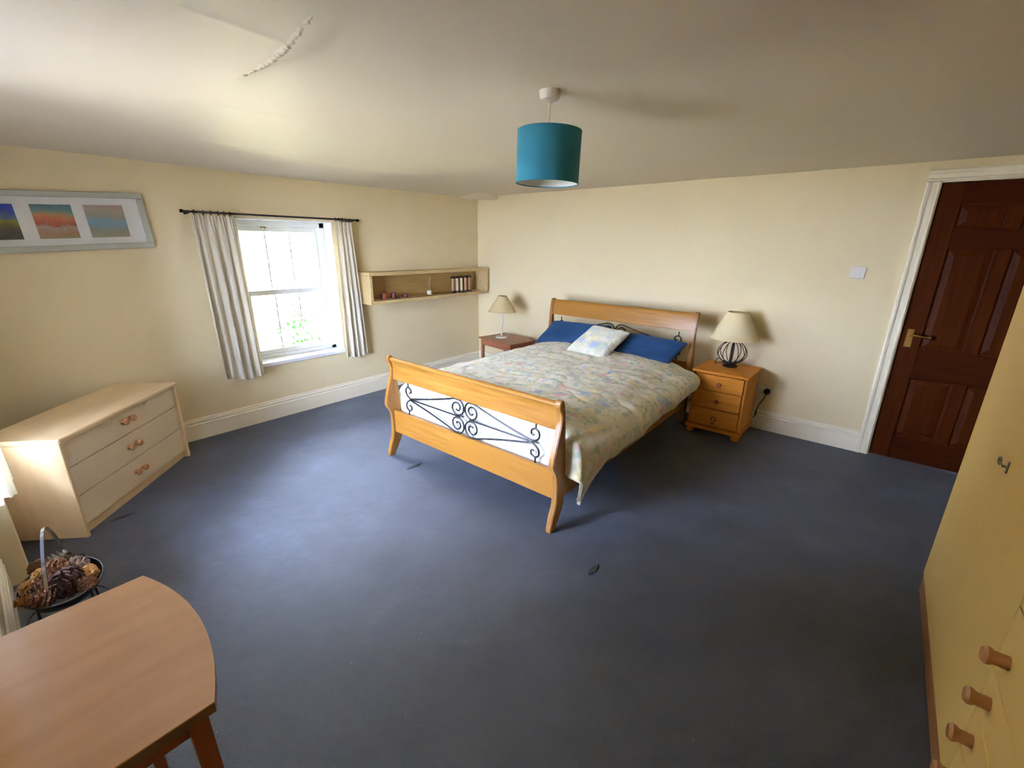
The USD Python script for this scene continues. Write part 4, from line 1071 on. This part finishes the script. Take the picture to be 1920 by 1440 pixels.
for q, (x, y, z, Lc, Rc, mm, rot, lab) in enumerate(CONES):
    m = cone_mesh(Lc, Rc, 8 if Lc > .1 else 6, 100 + q)
    m.apply_transform(trimesh.transformations.euler_matrix(*np.radians(rot), axes='sxyz'))
    m.apply_translation([x, y, z - 0.012])
    solo('pine_cone', m, mm, lab, 'pine cone', group=None, smooth=False)

# ------------------------------------------------------------------ outdoors
solo('garden_ground', box(-40, -45, -2.9, 40, 40, -2.7, 0), 'outdoor_gravel', 'pale gravel ground outside the window', 'ground', kind='structure', smooth=False)


def shrub(name, label, c, sz, nl, seed, leaf=0.05):
    rg = np.random.default_rng(seed)
    t = thing(name, label, 'shrub', (c[0], c[1], -2.7))
    tips, stems = [], []
    for q in range(9):
        a = rg.uniform(0, 2 * PI)
        top_ = np.array([c[0] + sz[0] * rg.uniform(.1, .9) * math.cos(a), c[1] + sz[1] * rg.uniform(.1, .9) * math.sin(a), c[2] + sz[2] * rg.uniform(-.2, .95)])
        b = np.array([c[0] + .1 * math.cos(a), c[1] + .1 * math.sin(a), -2.7])
        pts = spline([b, b * .5 + top_ * .5 + [0, 0, .3], top_], 6)
        stems.append(tube(pts, np.linspace(.02, .004, len(pts)), 6))
        tips.append(pts)
    part('stem', cat(*stems), 'bark', t)
    V, F = [], []
    for q in range(nl):
        pts = tips[rg.integers(len(tips))]
        p = pts[rg.integers(len(pts) // 2, len(pts))] + rg.normal(size=3) * [.10, .10, .10]
        d = rg.normal(size=3)
        d /= np.linalg.norm(d)
        e = np.cross(d, rg.normal(size=3))
        e /= np.linalg.norm(e)
        n3 = np.cross(d, e)
        l = leaf * rg.uniform(.6, 1.3)
        k0 = len(V)
        V += [p, p + d * l * .5 + e * l * .28 + n3 * l * .05, p + d * l, p + d * l * .5 - e * l * .28 + n3 * l * .05, p + d * l * .5 - n3 * l * .03]
        F += [[k0, k0 + 1, k0 + 4], [k0 + 1, k0 + 2, k0 + 4], [k0 + 2, k0 + 3, k0 + 4], [k0 + 3, k0, k0 + 4]]
    part('foliage', trimesh.Trimesh(V, F, process=False), 'leaf_green', t, smooth=False, kind='stuff')


shrub('garden_shrub', 'leafy green shrub seen through the lower pane of the window', (-1.5, -1.68, 0.45), (.18, .22, .42), 460, 5, 0.06)

# tall clipped hedge across the garden on the far side of the left window
hy, hz_ = np.meshgrid(np.linspace(-9.0, 5.0, 120), np.linspace(-2.75, 2.2, 56), indexing='ij')
hb = meshkit.fbm(np.stack([hy * 1.6, hz_ * 1.6, 0 * hy], -1), 4, 17)
hp_ = np.stack([-4.6 + 0.9 * hb - 0.9 * (np.clip((hz_ - 1.4) / 0.8, 0, 1)) ** 2, hy, hz_ + 0.35 * (meshkit.fbm(np.stack([hy * .9, 0 * hy, 0 * hy], -1), 3, 18) - .5) * (hz_ > 0)], -1)
solo('garden_hedge', sheet(hp_, 0.6), 'hedge_leaves', 'tall pale hedge glowing behind the shrub outside the window', 'hedge', smooth=False)
